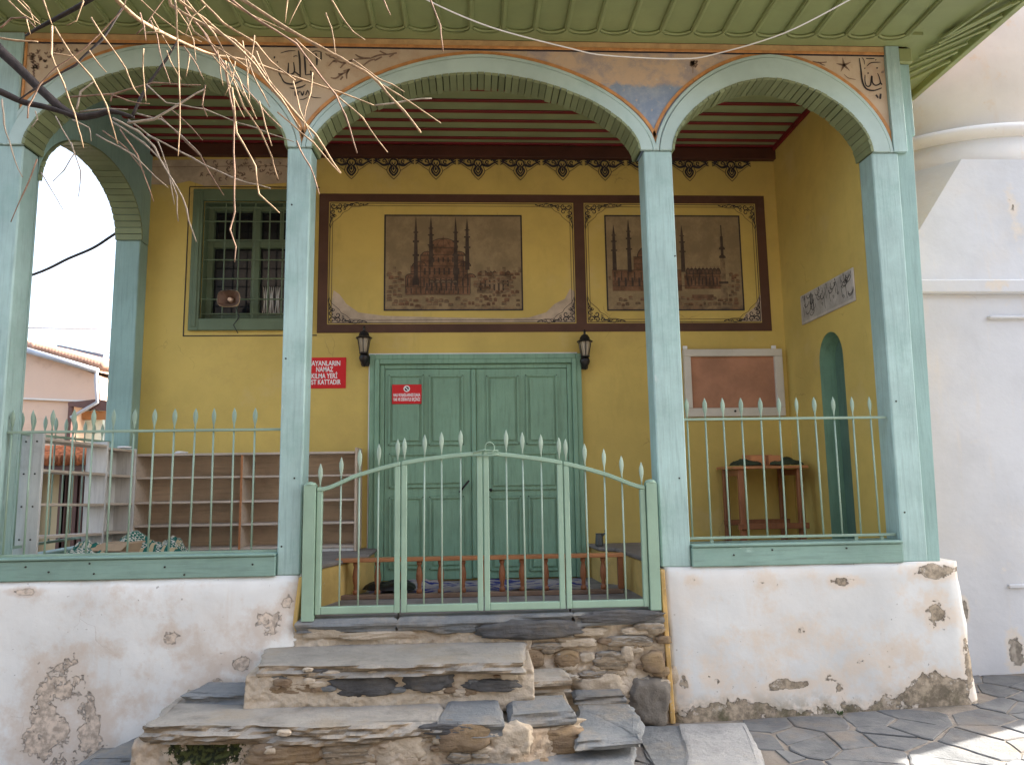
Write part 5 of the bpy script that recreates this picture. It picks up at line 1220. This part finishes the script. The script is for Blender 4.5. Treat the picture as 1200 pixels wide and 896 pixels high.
for p in pts:
    if p.x > 8 or p.y > .52 or (p.y > -.04 and p.x < 3.36): continue
    poly = [p + Vector(v) for v in ((-.5, -.5), (.5, -.5), (.5, .5), (-.5, .5))]
    for q in pts:
        if q is p or (q - p).length > .9: continue
        d_ = q - p; mid = (p + q) / 2; n_ = d_.normalized(); poly = clip(poly, n_, mid.dot(n_) - rnd.uniform(.003, .010))
    poly = clip(poly, Vector((0, 1)), .5)
    if p.x < 3.40: poly = clip(poly, Vector((0, 1)), -.058)
    if p.x < 1.75 and p.y > -1.1 and p.x > 1.2: poly = clip(poly, Vector((-1, 0)), -1.86) if p.x > 1.7 else []
    if len(poly) < 3: continue
    P = resample([tuple(v) for v in poly], .035); c = sum(P, Vector((0, 0))) / len(P)
    dz_ = rnd.uniform(-.001, .004); tx, ty = rnd.uniform(-.010, .010), rnd.uniform(-.010, .010)
    R1 = []; R2_ = []; R3 = []
    for v in P:
        k = 1 + mn.noise(Vector((v.x * 9, v.y * 9, 3))) * .10 + mn.noise(Vector((v.x * 25, v.y * 25, 8))) * .03; w = c + (v - c) * k; w2 = c + (v - c) * (k - .05)
        z = gz(w.x) + dz_ + tx * (w.x - c.x) + ty * (w.y - c.y); R1.append(Vector((w.x, w.y, z - .03))); R2_.append(Vector((w.x, w.y, z + .0005))); R3.append(Vector((w2.x, w2.y, z + .005)))
    pv.strip(R1 + R1[:1], R2_ + R2_[:1]); pv.strip(R2_ + R2_[:1], R3 + R3[:1]); pv.face(*R3)
tag(pv.build('pavement', [m_pave, m_bed], None, fix=True), kind='structure')
KP = [Vector((v.x, v.y)) for v in kerbP]
kb = slab([tuple(KP[0]), tuple(KP[1]), tuple(KP[2]), tuple(KP[3])], .135, .10, stone('kerb_stone', (.34, .34, .33), (.43, .42, .40), (.40, .36, .30)), 'kerb_slab', 31, .008, None)
tag(kb, 'smooth pale grey stone slab at the foot of the right white wall', 'stone slab')
slab([(1.14, -1.6), (1.50, -1.6), (1.49, -.08), (1.17, -.06)], .122, .10, m_slate, 'side_stone', 33, .014)
# weeds in the joints
m_weed = paint('weed_green', (.05, .085, .02), .3, 9, .7)
def weed(px, py, z, n, h, lab):
    c = at(px, py, z=z); mb = MB(); r = random.Random(px)
    for k in range(n):
        a = r.random() * 6.28; l = h * r.uniform(.5, 1); b = Vector((c.x + r.uniform(-.012, .012), c.y + r.uniform(-.012, .012), z)); t_ = b + Vector((cos(a) * l * .6, sin(a) * l * .6, l)); s_ = Vector((-sin(a), cos(a), 0)) * l * .16; mid = (b + t_) / 2 + Vector((0, 0, l * .12))
        mb.face(b, mid - s_, t_, mid + s_)
    tag(mb.build('weed', m_weed, None, fix=False), lab, 'weed')
weed(733, 868, .26, 16, .03, 'tiny green weed at the corner of the grey side step'); weed(612, 811, z2, 10, .025, 'tiny green weed in the crack beside the top step'); weed(985, 838, .16, 26, .03, 'low weed tuft in the paving at the foot of the right wall')

# ------------------------------------------------------------------ minaret
MX, MY, MHW = 4.62, .5, 1.28                # square base 3.34 .. 5.9, front face at y = .5
mt = empty('minaret', (MX, MY + MHW, 0), 'whitewashed minaret with square base, faceted shoulder and round shaft at the right', 'minaret')
x0m, x1m, y0m, y1m = MX - MHW, MX + MHW, MY, MY + 2 * MHW
zb1 = at(1150, 345, y=MY).z; zb2 = at(1150, 329, y=MY).z
bs = MB(); nz, nx = 60, 44; g = []
for j in range(nz + 1):
    row = []
    for i in range(nx + 1):
        x = x0m + (x1m - x0m) * i / nx; z = -.3 + (zb1 + .3) * j / nz
        row.append(Vector((x, MY + mn.noise(Vector((x * 1.1, z * 1.1, 9))) * .012 + mn.noise(Vector((x * 4, z * 4, 2))) * .004, z)))
    g.append(row)
for j in range(nz):
    for i in range(nx): bs.face(g[j][i], g[j][i + 1], g[j + 1][i + 1], g[j + 1][i])
for i, xx in ((0, x0m), (nx, x1m)): bs.strip([g[j][i] for j in range(nz + 1)], [(xx, y1m, g[j][i].z) for j in range(nz + 1)])
bs.face((x0m, y1m, -.3), (x1m, y1m, -.3), (x1m, y1m, zb1), (x0m, y1m, zb1))
base = bs.build('base', m_min, mt, smooth=True)
# shallow recessed field on the base: raised border around it
fx0 = at(1157, 376, y=MY).x; fzt = at(1157, 374, y=MY).z; fzb = at(1185, 687, y=MY).z
bdm = MB(); bdm.box(fx0, x1m - .35, MY - .030, MY + .02, fzt, fzt + .022); bdm.box(at(1180, 687, y=MY).x, x1m - .35, MY - .026, MY + .02, fzb - .010, fzb + .018)
bdm.hexa([(at(1168, 550, y=MY).x, MY - .022, fzb + .02), (x1m - .35, MY - .022, fzb + .02), (x1m - .35, MY + .02, fzb + .02), (at(1168, 550, y=MY).x, MY + .02, fzb + .02), (fx0 + .03, MY - .022, fzt - .002), (x1m - .35, MY - .022, fzt - .002), (x1m - .35, MY + .02, fzt - .002), (fx0 + .03, MY + .02, fzt - .002)]) if False else None
bdm.build('base_moulding', m_min, base, .006)
MB().box(x0m - .05, x1m + .05, MY - .05, y1m + .05, zb1 + .001, zb2).build('base_cornice', m_min, mt, .010)
# faceted shoulder: square to octagon-like ring
rs = MHW - .05; cxm, cym = MX, MY + MHW; zr0 = at(1130, 188, y=.62).z
a_ = at(1125, 190, y=.62).x; hw = cxm - a_
sh = MB(); low = [(x0m, y0m), (x1m, y0m), (x1m, y1m), (x0m, y1m)]
N8 = []
yf8 = y0m + .10; k_ = hw
for s in range(4):
    an = s * pi / 2
    for sg_ in (-1, 1):
        vx, vy = sg_ * k_, -(MHW - .10); N8.append((cxm + vx * cos(an) - vy * sin(an), cym + vx * sin(an) + vy * cos(an)))
for s in range(4):
    A_, B_ = low[s], low[(s + 1) % 4]; P_, Q_ = N8[2 * s], N8[2 * s + 1]; Pn = N8[(2 * s + 2) % 8]
    sh.face((*A_, zb2 + .001), (*B_, zb2 + .001), (*Q_, zr0), (*P_, zr0)); sh.face((*B_, zb2 + .001), (*Pn, zr0), (*Q_, zr0))
sh.face(*[(*p, zr0) for p in N8])
sh.build('shoulder', m_min, mt)
rsh = MHW - .10
zr1 = at(1190, 160, y=.62).z; zr2 = at(1190, 143, y=.62).z
MB().lathe([(rsh * .985, zr0 - .12), (rsh * .985, zr1)], (cxm, cym, 0), 96).build('drum', m_minw, mt, smooth=True)
MB().lathe([(rsh * .985, zr1 + .0), (rsh + .02, zr1 + .03), (rsh + .035, (zr1 + zr2) / 2), (rsh + .02, zr2 - .02), (rsh * .965, zr2)], (cxm, cym, 0), 96).build('ring_moulding', m_minw, mt, smooth=True)
sft = MB(); sft.lathe([(rsh * .965, zr2 - .002), (rsh * .93, 6.2), (rsh * .90, 9), (rsh * .88, 13)], (cxm, cym, 0), 96); sft.build('shaft', m_minw, mt, smooth=True)
MB().lathe([(rsh * .9, 12.9), (rsh * 1.25, 13.4), (rsh * 1.25, 14.3), (rsh * .8, 14.31), (rsh * .8, 16), (.02, 18.5)], (cxm, cym, 0), 48).build('balcony_and_cap', m_minw, mt)

# ------------------------------------------------------------------ neighbouring houses seen through the left arch
m_pink = paint('pink_render', (.66, .485, .37), .08, .5, .85, dirt=(.46, .30, .22)); m_hw = paint('house_white', (.68, .66, .62), .05); m_fas = paint('house_dark_trim', (.12, .06, .05), .2)
m_gut = paint('grey_gutter', (.42, .45, .5), .1, 4, .4); m_rt = paint('far_roof_tile', (.42, .25, .18), .3, 3, .8)
HY = 7.0
def h(px, py, y=HY): return at(px, py, y=y)
hs1 = empty('neighbour_house', h(80, 640) * 1.0, 'pink rendered house with tiled roof and grey gutter beyond the left arch', 'house')
w = MB(); P = [h(-140, 396), h(30, 411), h(116, 467), h(118, 499), h(92, 500), h(92, 900), h(-140, 900)]
P = [h(-140, 396), h(28, 409), h(116, 440), h(118, 471), h(83.5, 473), h(83.5, 900), h(-140, 900)]
w.prism([(p.x, p.z) for p in P], wall_plane(HY), wall_plane(HY + 5)); w.build('wall', m_pink, hs1)
MB().prism([(p.x, p.z) for p in (h(-10, 466.5), h(112, 471.5), h(112, 469.5), h(-10, 464.5))], wall_plane(HY - .05), wall_plane(HY - .002)).build('string_course', m_hw, hs1)
a, b = h(26, 410), h(120, 437); a3, b3 = h(-140, 398), h(26, 410)
rf = MB(); th = .10
rf.hexa([(a.x, HY - .08, a.z), (b.x, HY - .08, b.z), (b.x + .6, HY + 5.2, b.z), (a.x, HY + 5.2, a.z), (a.x, HY - .08, a.z + th), (b.x, HY - .08, b.z + th), (b.x + .6, HY + 5.2, b.z + th + .35), (a.x, HY + 5.2, a.z + th + .25)])
rf.build('roof', m_rt, hs1)
tl = MB()
for k in range(26):
    f = k / 25; x = a.x + (b.x - a.x) * f; z = a.z + (b.z - a.z) * f + th
    tl.tube([(x, HY - .10, z), (x + .6 * f, HY + 5.2, z + .30)], .07, 6)
tl.build('roof_tiles', m_rt, hs1, smooth=True)
MB().tube([(a.x, HY - .14, a.z + .02), (b.x, HY - .14, b.z + .01)], .045, 8).tube([(b.x - .02, HY - .14, b.z), (h(117, 448).x, HY - .12, h(117, 448).z), (h(118, 472).x, HY - .1, h(118, 472).z), (h(88, 490).x, HY - .12, h(88, 490).z)], .028, 8).build('gutter', m_gut, hs1, smooth=True)
MB().prism([(p.x, p.z) for p in (h(83, 472), h(117, 468), h(128, 470), h(128, 482), h(83, 476))], wall_plane(HY - .08), wall_plane(HY - .003)).build('eave_board', m_fas, hs1)
MB().box(h(81, 500).x, h(85.5, 500).x, HY - .06, HY - .003, h(83, 560).z, h(83, 474).z).build('corner_post', m_fas, hs1)
# white balcony part to the right of the pink wall
w2 = MB(); w2.box(h(93, 500).x, h(175, 500).x, HY + .5, HY + 4.5, h(95, 900).z, h(120, 440).z); w2.build('side_wall', m_hw, hs1)
MB().box(h(101, 495, HY + .5).x, h(124, 495, HY + .5).x, HY + .40, HY + .47, h(110, 522, HY + .5).z, h(110, 481, HY + .5).z).build('window', paint('pale_window', (.62, .72, .68), .06), hs1)
MB().box(h(93, 490, HY + .38).x, h(96, 490, HY + .38).x, HY + .3, HY + .38, h(95, 524, HY + .38).z, h(95, 478, HY + .38).z).box(h(93, 482, HY + .38).x, h(128, 482, HY + .38).x, HY + .3, HY + .379, h(110, 492, HY + .38).z, h(110, 482, HY + .38).z).build('window_frame', paint('orange_brown_frame', (.38, .2, .09), .1), hs1)
# solar panel on the far roof
tag(MB().beam((h(88, 413, 9).x, 9, h(88, 413, 9).z), (h(140, 424, 9).x, 9, h(140, 424, 9).z), 1.2, .08).build('solar_panel', paint('panel_blue_grey', (.10, .13, .18), .1, 2, .3), None), 'dark flat solar panel on the roof ridge of the pink house', 'solar panel')
# low cream house with orange pantiles
H2 = 4.2
def h2(px, py, y=H2): return at(px, py, y=y)
hs2 = empty('cream_shed', h2(75, 640), 'low cream outbuilding with orange pantiles and dark posts behind the rack', 'outbuilding')
m_crm = paint('cream_render', (.66, .55, .33), .08, 1, .85); m_pan = paint('orange_pantile', (.50, .16, .06), .35, 7, .8, island=.5)
MB().box(h2(-40, 600).x, h2(135, 600).x, H2, H2 + 1.5, -1.0, h2(75, 548).z).build('wall', m_crm, hs2)
tl = MB(); za, zb3 = h2(75, 545).z, h2(75, 522).z
for k in range(27):
    x = h2(-40, 540).x + (h2(140, 540).x - h2(-40, 540).x) * k / 26
    for r in range(5):
        f0, f1 = r / 5, (r + 1.15) / 5; tl.tube([(x, H2 - .4 + f0 * 1.6, za + .04 + f0 * .20 + .012), (x, H2 - .4 + f1 * 1.6, za + .04 + f1 * .20)], [.066, .05], 8)
tl.build('roof', m_pan, hs2, smooth=True)
MB().box(h2(-40, 600).x, h2(136, 600).x, H2 - .36, H2 - .30, za - .07, za + .02).build('fascia', m_fas, hs2)
for px in (46, 75, 79, 92, 99, 107): MB().box(h2(px, 600).x - .02, h2(px, 600).x + .02 + (.03 if px == 75 else 0), H2 - .10, H2 - .01, -1.0, za - .08).build('post', m_fas, hs2)

# unseen house added behind the camera to cut low sky light into the porch
m_opp = paint('opposite_render', (.17, .14, .11), .12, .7, .85); OY = -10.5
op = empty('added_opposite_house', (0, OY, gz(0)), 'added unseen brown three-storey house across the street, shading the porch from low sky', 'house')
MB().box(-11, 12, OY - 5, OY, -1, 8.4).build('wall', m_opp, op); MB().hexa([(-11.6, OY - 5.6, 8.402), (12.6, OY - 5.6, 8.402), (12.6, OY + .6, 8.402), (-11.6, OY + .6, 8.402), (-9, OY - 3, 9.9), (10, OY - 3, 9.9), (10, OY - 2.6, 9.9), (-9, OY - 2.6, 9.9)]).build('roof', m_rt, op)
for k in range(5):
    x = -7 + 3.5 * k; MB().box(x, x + 1.1, OY + .001, OY + .06, 2.9, 4.4).build('window', m_glassd, op); MB().box(x, x + 1.1, OY + .001, OY + .06, 5.7, 7.2).build('window', m_glassd, op)
    if k != 2: MB().box(x, x + 1.1, OY + .001, OY + .06, .7, 2.0).build('window', m_glassd, op)
MB().box(-.1, 1.1, OY + .001, OY + .07, .1, 2.2).build('door', m_wood, op)

# ------------------------------------------------------------------ cables
def cable(pts, y, r, m, label, sm=6):
    P = []
    for k, p in enumerate(pts):
        q = at(p[0], p[1], y=y[k] if isinstance(y, (list, tuple)) else y); P.append(tuple(q))
    tag(MB().tube(smooth_line(P, sm), r, 8).build('cable', m, None, smooth=True), label, 'cable')
cable([(-60, 352), (38, 322), (80, 303), (110, 290), (138, 272), (200, 235)], [3.0, 2.6, 2.4, 2.3, 2.2, 2.0], .013, m_blk, 'thick black cable slanting across the sky in the left arch')
cable([(-80, 381), (40, 384), (90, 385), (135, 386), (260, 391)], 12, .022, m_gut, 'upper thin grey wire crossing the sky above the pink house')
cable([(-80, 407), (40, 411), (90, 413), (135, 413), (260, 412)], 11.5, .018, m_gut, 'lower thin grey wire just above the roof of the pink house')
cable([(470, -22), (500, 0), (575, 32), (665, 56), (710, 65), (800, 69), (844, 62), (920, 38.6), (995.6, 0), (1030, -20)], [-.72, -.55, -.42, -.26, -.2, -.14, -.2, -.40, -.60, -.74], .0045, m_whitesign, 'sagging white cable hanging in front of the green eave')

# ------------------------------------------------------------------ tree: boughs and bare twigs over the upper left
def bark(name, c, k=.35):
    t = NT(name); n = t.noise(30, 6, .7, stretch=(1, 1, .4)); col = t.mix(t.ramp(n, .35, .65), mul(c, 1 - k), mul(c, 1 + k)); t.bump(n, .7, .006); return t.done(col, .85)
m_bark = bark('dark_bark', (.026, .02, .018)); m_twig = bark('twig_bark', (.29, .20, .12), .3); m_twigd = bark('brown_twig_bark', (.20, .125, .085)); m_twigg = bark('grey_twig_bark', (.27, .225, .175), .2)
tr = empty('bare_tree', (-4.6, -2.6, gz(-4.6)), 'leafless tree with dark boughs and pale drooping twigs over the upper left arch', 'tree')
TB = Vector((-4.6, -2.6, gz(-4.6) - .1))
def px3(pts, y): return [at(a, b, y=(y[k] if isinstance(y, (list, tuple)) else y)) for k, (a, b) in enumerate(pts)]
MB().tube([TB, TB + Vector((.05, .0, 1.2)), TB + Vector((.0, .05, 2.2)), TB + Vector((.15, .1, 3.2)), TB + Vector((.1, .2, 4.3)), TB + Vector((.3, .2, 5.6))], [.17, .14, .125, .11, .08, .03], 14).build('trunk', m_bark, tr, smooth=True)
def limb(pts, radii, m, y, name='branch', start=None, par=None, n=8, jit=0, sm=4):
    P = px3(pts, y)
    if start is not None: P = [Vector(start)] + P; radii = [radii[0] * 1.15] + list(radii)
    Q = smooth_line([tuple(p) for p in P], 4) if sm > 1 else [tuple(P[k] + (P[k + 1] - P[k]) * f) for k in range(len(P) - 1) for f in (0, .33, .66)] + [tuple(P[-1])]; N = len(Q); R = []
    for k in range(N):
        f = k / (N - 1) * (len(radii) - 1); i = min(int(f), len(radii) - 2); R.append(radii[i] + (radii[i + 1] - radii[i]) * (f - i))
    if sm == 1: R = [q * (1.3 if k % 3 == 0 and 0 < k < N - 1 else 1) for k, q in enumerate(R)]
    if jit: Q = [tuple(Vector(q) + mn.noise_vector(Vector(q) * 9) * jit) for q in Q]
    return MB().tube(Q, R, n).build(name, m, par or tr, smooth=True)
A = limb([(-90, -10), (-20, 42), (0, 58), (20, 78), (45, 103), (70, 125), (92, 137), (112, 135), (132, 131), (157, 138)], [.034, .028, .024, .022, .020, .0195, .018, .015, .012, .008], m_bark, -1.25, start=TB + Vector((.12, .1, 3.1)), jit=.006)
B = limb([(-90, 70), (-20, 100), (0, 108), (25, 118), (60, 127), (88, 136)], [.022, .019, .017, .015, .013, .008], m_bark, -1.27, start=TB + Vector((.1, .08, 2.9)), jit=.006)
Cb = limb([(30, 42), (45, 33), (75, 17), (105, 0), (140, -25), (170, -70)], [.004, .007, .009, .010, .012, .016], m_bark, [-1.6, -1.65, -1.7, -1.75, -1.8, -1.9])
YT = -2.30
bough = limb([(-120, -120), (0, -85), (120, -70), (230, -75), (330, -95), (440, -120), (540, -150)], [.030, .026, .022, .018, .013, .009, .005], m_bark, YT, start=TB + Vector((.1, .15, 4.0)))
bough2 = limb([(60, -78), (110, -40), (134, -8), (137, 0), (161, 22), (187, 37), (214, 50), (248, 64), (288, 71), (335, 87), (400, 109), (439, 124)], [.012, .011, .0095, .0085, .0075, .0065, .0055, .005, .0045, .0040, .0033, .0022], m_twig, [YT] * 4 + [-2.25, -2.15, -2.05, -1.95, -1.9, -1.85, -1.8, -1.75])
TW = [  # bright pale twigs: pixels of each, thickness px
 ([(271, 0), (308, 27), (348, 51), (371, 82), (393, 111), (405, 136), (419, 179)], 3.0), ([(393, 111), (425, 139), (454, 179)], 2.3),
 ([(282, -3), (336, 34), (371, 54), (399, 67), (427, 85), (445, 98), (473, 131), (493, 156)], 4.6), ([(445, 98), (467, 112), (517, 145)], 2.4),
 ([(200, 6), (248, 34), (274, 48), (297, 68), (319, 100), (348, 134), (371, 159), (399, 202)], 4.0), ([(205, -3), (240, 22), (275, 52), (300, 78), (330, 117), (352, 150)], 3.6),
 ([(217, 11), (243, 43), (265, 85), (274, 136), (275, 199), (275, 248), (270, 270), (277, 289), (275, 307)], 2.6), ([(272, 102), (277, 156), (299, 196), (304, 227), (327, 250)], 2.8),
 ([(268, 74), (285, 125), (305, 156), (319, 185), (326, 210)], 2.6), ([(285, 108), (301, 139)], 2.2), ([(305, 119), (311, 148), (319, 171)], 2.2), ([(325, 132), (368, 168), (398, 202)], 2.3), ([(348, 165), (363, 196), (374, 228)], 2.2),
 ([(207, 8), (208, 50), (209, 100), (212, 150), (209, 184)], 2.4), ([(62, 30), (60, 64), (74, 97), (89, 134), (97, 174)], 2.6), ([(64, 32), (84, 64), (107, 90), (125, 124), (137, 169)], 2.7),
 ([(107, 20), (125, 47), (147, 80), (157, 104), (164, 112)], 2.5), ([(105, 60), (124, 84)], 2.0), ([(241, 100), (238, 124), (243, 137)], 2.0), ([(221, 64), (217, 90)], 2.0), ([(0, 44), (20, 47), (44, 50)], 3.0), ([(5, -4), (27, 17), (47, 28)], 2.2), ([(15, -5), (30, 10), (48, 27)], 2.4),
 ([(385, -4), (399, 20), (413, 37), (428, 47)], 2.2), ([(447, -4), (457, 17)], 2.0), ([(337, -4), (335, 28)], 2.0), ([(353, -2), (338, 30)], 1.8), ([(51, 3), (62, 30)], 2.2), ([(160, -5), (190, 22), (215, 40), (235, 50)], 2.0), ([(168, 38), (187, 38)], 3.0),
 ([(32, 139), (33, 124), (47, 100), (67, 80), (100, 57), (124, 33), (144, 10), (150, -10)], 2.0), ([(196, 60), (200, 72), (212, 93)], 1.8), ([(219, 20), (228, 38), (262, 60), (290, 80)], 2.6), ([(250, -8), (300, 20), (350, 42)], 2.4), ([(230, -6), (262, 28), (300, 50), (318, 72), (345, 95)], 3.0), ([(215, -4), (252, 40), (280, 92), (297, 128)], 2.4), ([(240, 40), (262, 75), (283, 98), (310, 130), (330, 150)], 2.2), ([(300, 60), (315, 92), (318, 108)], 1.9), ([(343, 95), (352, 130), (368, 165)], 2.2), ([(58, 62), (82, 66)], 2.2), ([(20, -4), (35, 12), (42, 30)], 1.8), ([(98, 3), (90, 24), (78, 30)], 1.6), ([(160, 40), (170, 30), (185, 10), (196, -6)], 1.6), ([(218, 40), (226, 18), (240, 6)], 1.6), ([(255, 60), (258, 85), (262, 100)], 1.6), ([(33, 24), (37, 40)], 1.6)]
for k, (pts, w) in enumerate(TW):
    y = YT + .18 * sin(k * 2.3); r = w * .80 * (y - CAM.y) / 852.57 / 2
    n = len(pts); rad = [r * (1.15 - .5 * i / (n - 1)) for i in range(n)]
    s_ = None
    if pts[0][1] < 12 and pts[0][1] > -12: s_ = at(pts[0][0] - 22, -78, y=YT)
    limb(pts, rad, m_twig if k % 6 else m_twigd, y, 'twig', start=s_, n=6, jit=.006, sm=1)
rt = random.Random(31)
for k in range(16):
    x0_ = rt.uniform(160, 420); y0_ = rt.uniform(5, 90); a = rt.uniform(.75, 1.25) if k % 3 else rt.uniform(1.3, 1.65); P = [(x0_, y0_)]
    for q in range(rt.choice((2, 3, 3, 4))):
        l = rt.uniform(14, 30); a += rt.uniform(-.22, .26); P.append((P[-1][0] + l * cos(a), P[-1][1] + l * sin(a)))
    TW.append((P, 0)); y = YT + rt.uniform(-.25, .25); rr_ = rt.uniform(.7, 1.1) * (y - CAM.y) / 852.57
    limb(P, [rr_ * 1.1] + [rr_ * .8] * (len(P) - 2) + [rr_ * .5], rt.choice((m_twig, m_twig, m_twigd)), y, 'twig', n=6, jit=.006, sm=1)
DULL = [([(131, 139), (162, 154), (181, 173), (203, 211), (219, 245), (229, 284)], 2.4), ([(131, 142), (169, 167), (194, 195), (208, 229), (209, 260)], 2.0), ([(140, 151), (162, 182), (180, 235)], 1.9), ([(112, 157), (156, 182), (197, 220)], 1.7), ([(172, 157), (225, 185), (275, 210), (317, 222)], 1.8), ([(187, 135), (234, 182), (262, 229)], 1.8), ([(150, 143), (181, 140), (209, 123), (240, 104)], 3.0), ([(2, 117), (5, 144), (13, 177), (27, 207)], 1.8), ([(43, 187), (30, 221), (13, 261)], 1.6), ([(48, 201), (75, 246)], 1.3), ([(84, 167), (94, 201), (92, 231)], 1.4), ([(77, 114), (134, 110), (181, 97), (234, 100)], 2.0), ([(155, 137), (165, 115), (175, 97), (195, 70), (207, 50)], 3.4), ([(145, 10), (120, 45), (90, 75), (40, 105), (20, 120)], 2.6), ([(0, 32), (13, 21), (30, 20), (44, 36)], 2.0), ([(90, 128), (95, 108), (108, 96)], 2.2), ([(95, 131), (125, 128), (150, 128)], 2.0), ([(130, 120), (132, 112), (150, 118), (175, 121)], 1.8), ([(66, 137), (88, 180), (75, 200), (62, 214)], 1.4), ([(160, 132), (190, 140), (215, 160), (235, 182)], 1.6), ([(120, 152), (150, 175), (168, 202)], 1.5), ([(172, 100), (195, 122), (240, 128), (300, 150), (345, 167)], 1.5), ([(439, 124), (470, 120), (506, 116)], 2.0), ([(502, -4), (516, 31), (519, 62)], 1.8), ([(42, 130), (45, 140), (38, 150)], 1.4), ([(85, 140), (104, 150), (107, 165)], 1.4), ([(200, 128), (225, 150), (238, 165)], 1.3), ([(150, 140), (185, 165), (197, 200), (205, 240)], 1.6)]
for k, (pts, w) in enumerate(DULL):
    y = (-1.30 + .12 * sin(k * 1.7)) if k not in (22, 23, 13) else -1.75
    r = w * (y - CAM.y) / 852.57 / 2; n = len(pts); rad = [r * (1.15 - .5 * i / (n - 1)) for i in range(n)]
    limb(pts, rad, (m_twigg, m_twigg, m_twigd)[k % 3] if k not in (12, 13) else m_bark, y, 'twig', n=6, jit=.008, sm=1, start=at(505, -90, y=YT) if k == 23 else None)

# ------------------------------------------------------------------ light
SUN_EL, DX, DY = R_(36), .938, .347        # direction towards the sun: right and slightly behind the facade
d = Vector((DX * cos(SUN_EL), DY * cos(SUN_EL), sin(SUN_EL)))
sl = bpy.data.lights.new('sun', 'SUN'); sl.energy = 4.4; sl.angle = R_(.53); sl.color = (1, .945, .86)
so_ = bpy.data.objects.new('sun', sl); COL.objects.link(so_); so_.rotation_euler = d.to_track_quat('Z', 'Y').to_euler(); so_.location = (8, 4, 12)
wd = bpy.data.worlds.new('World'); scene.world = wd; wd.use_nodes = True; nt = wd.node_tree; bg = nt.nodes['Background']
sk = nt.nodes.new('ShaderNodeTexSky'); sk.sky_type = 'NISHITA'; sk.sun_disc = False; sk.sun_elevation = SUN_EL; sk.sun_rotation = math.atan2(DX, DY); sk.dust_density = 4.5; sk.ozone_density = .6; sk.air_density = 1.0
hz = nt.nodes.new('ShaderNodeHueSaturation'); hz.inputs['Saturation'].default_value = .72; hz.inputs['Value'].default_value = 1.0
nt.links.new(sk.outputs[0], hz.inputs['Color']); nt.links.new(hz.outputs[0], bg.inputs['Color']); bg.inputs['Strength'].default_value = .13
vs = scene.view_settings; vs.view_transform = 'Standard'; vs.look = 'None'; vs.gamma = 1; vs.use_curve_mapping = False; vs.exposure = 2.5
scene.cycles.max_bounces = 8; scene.cycles.diffuse_bounces = 5
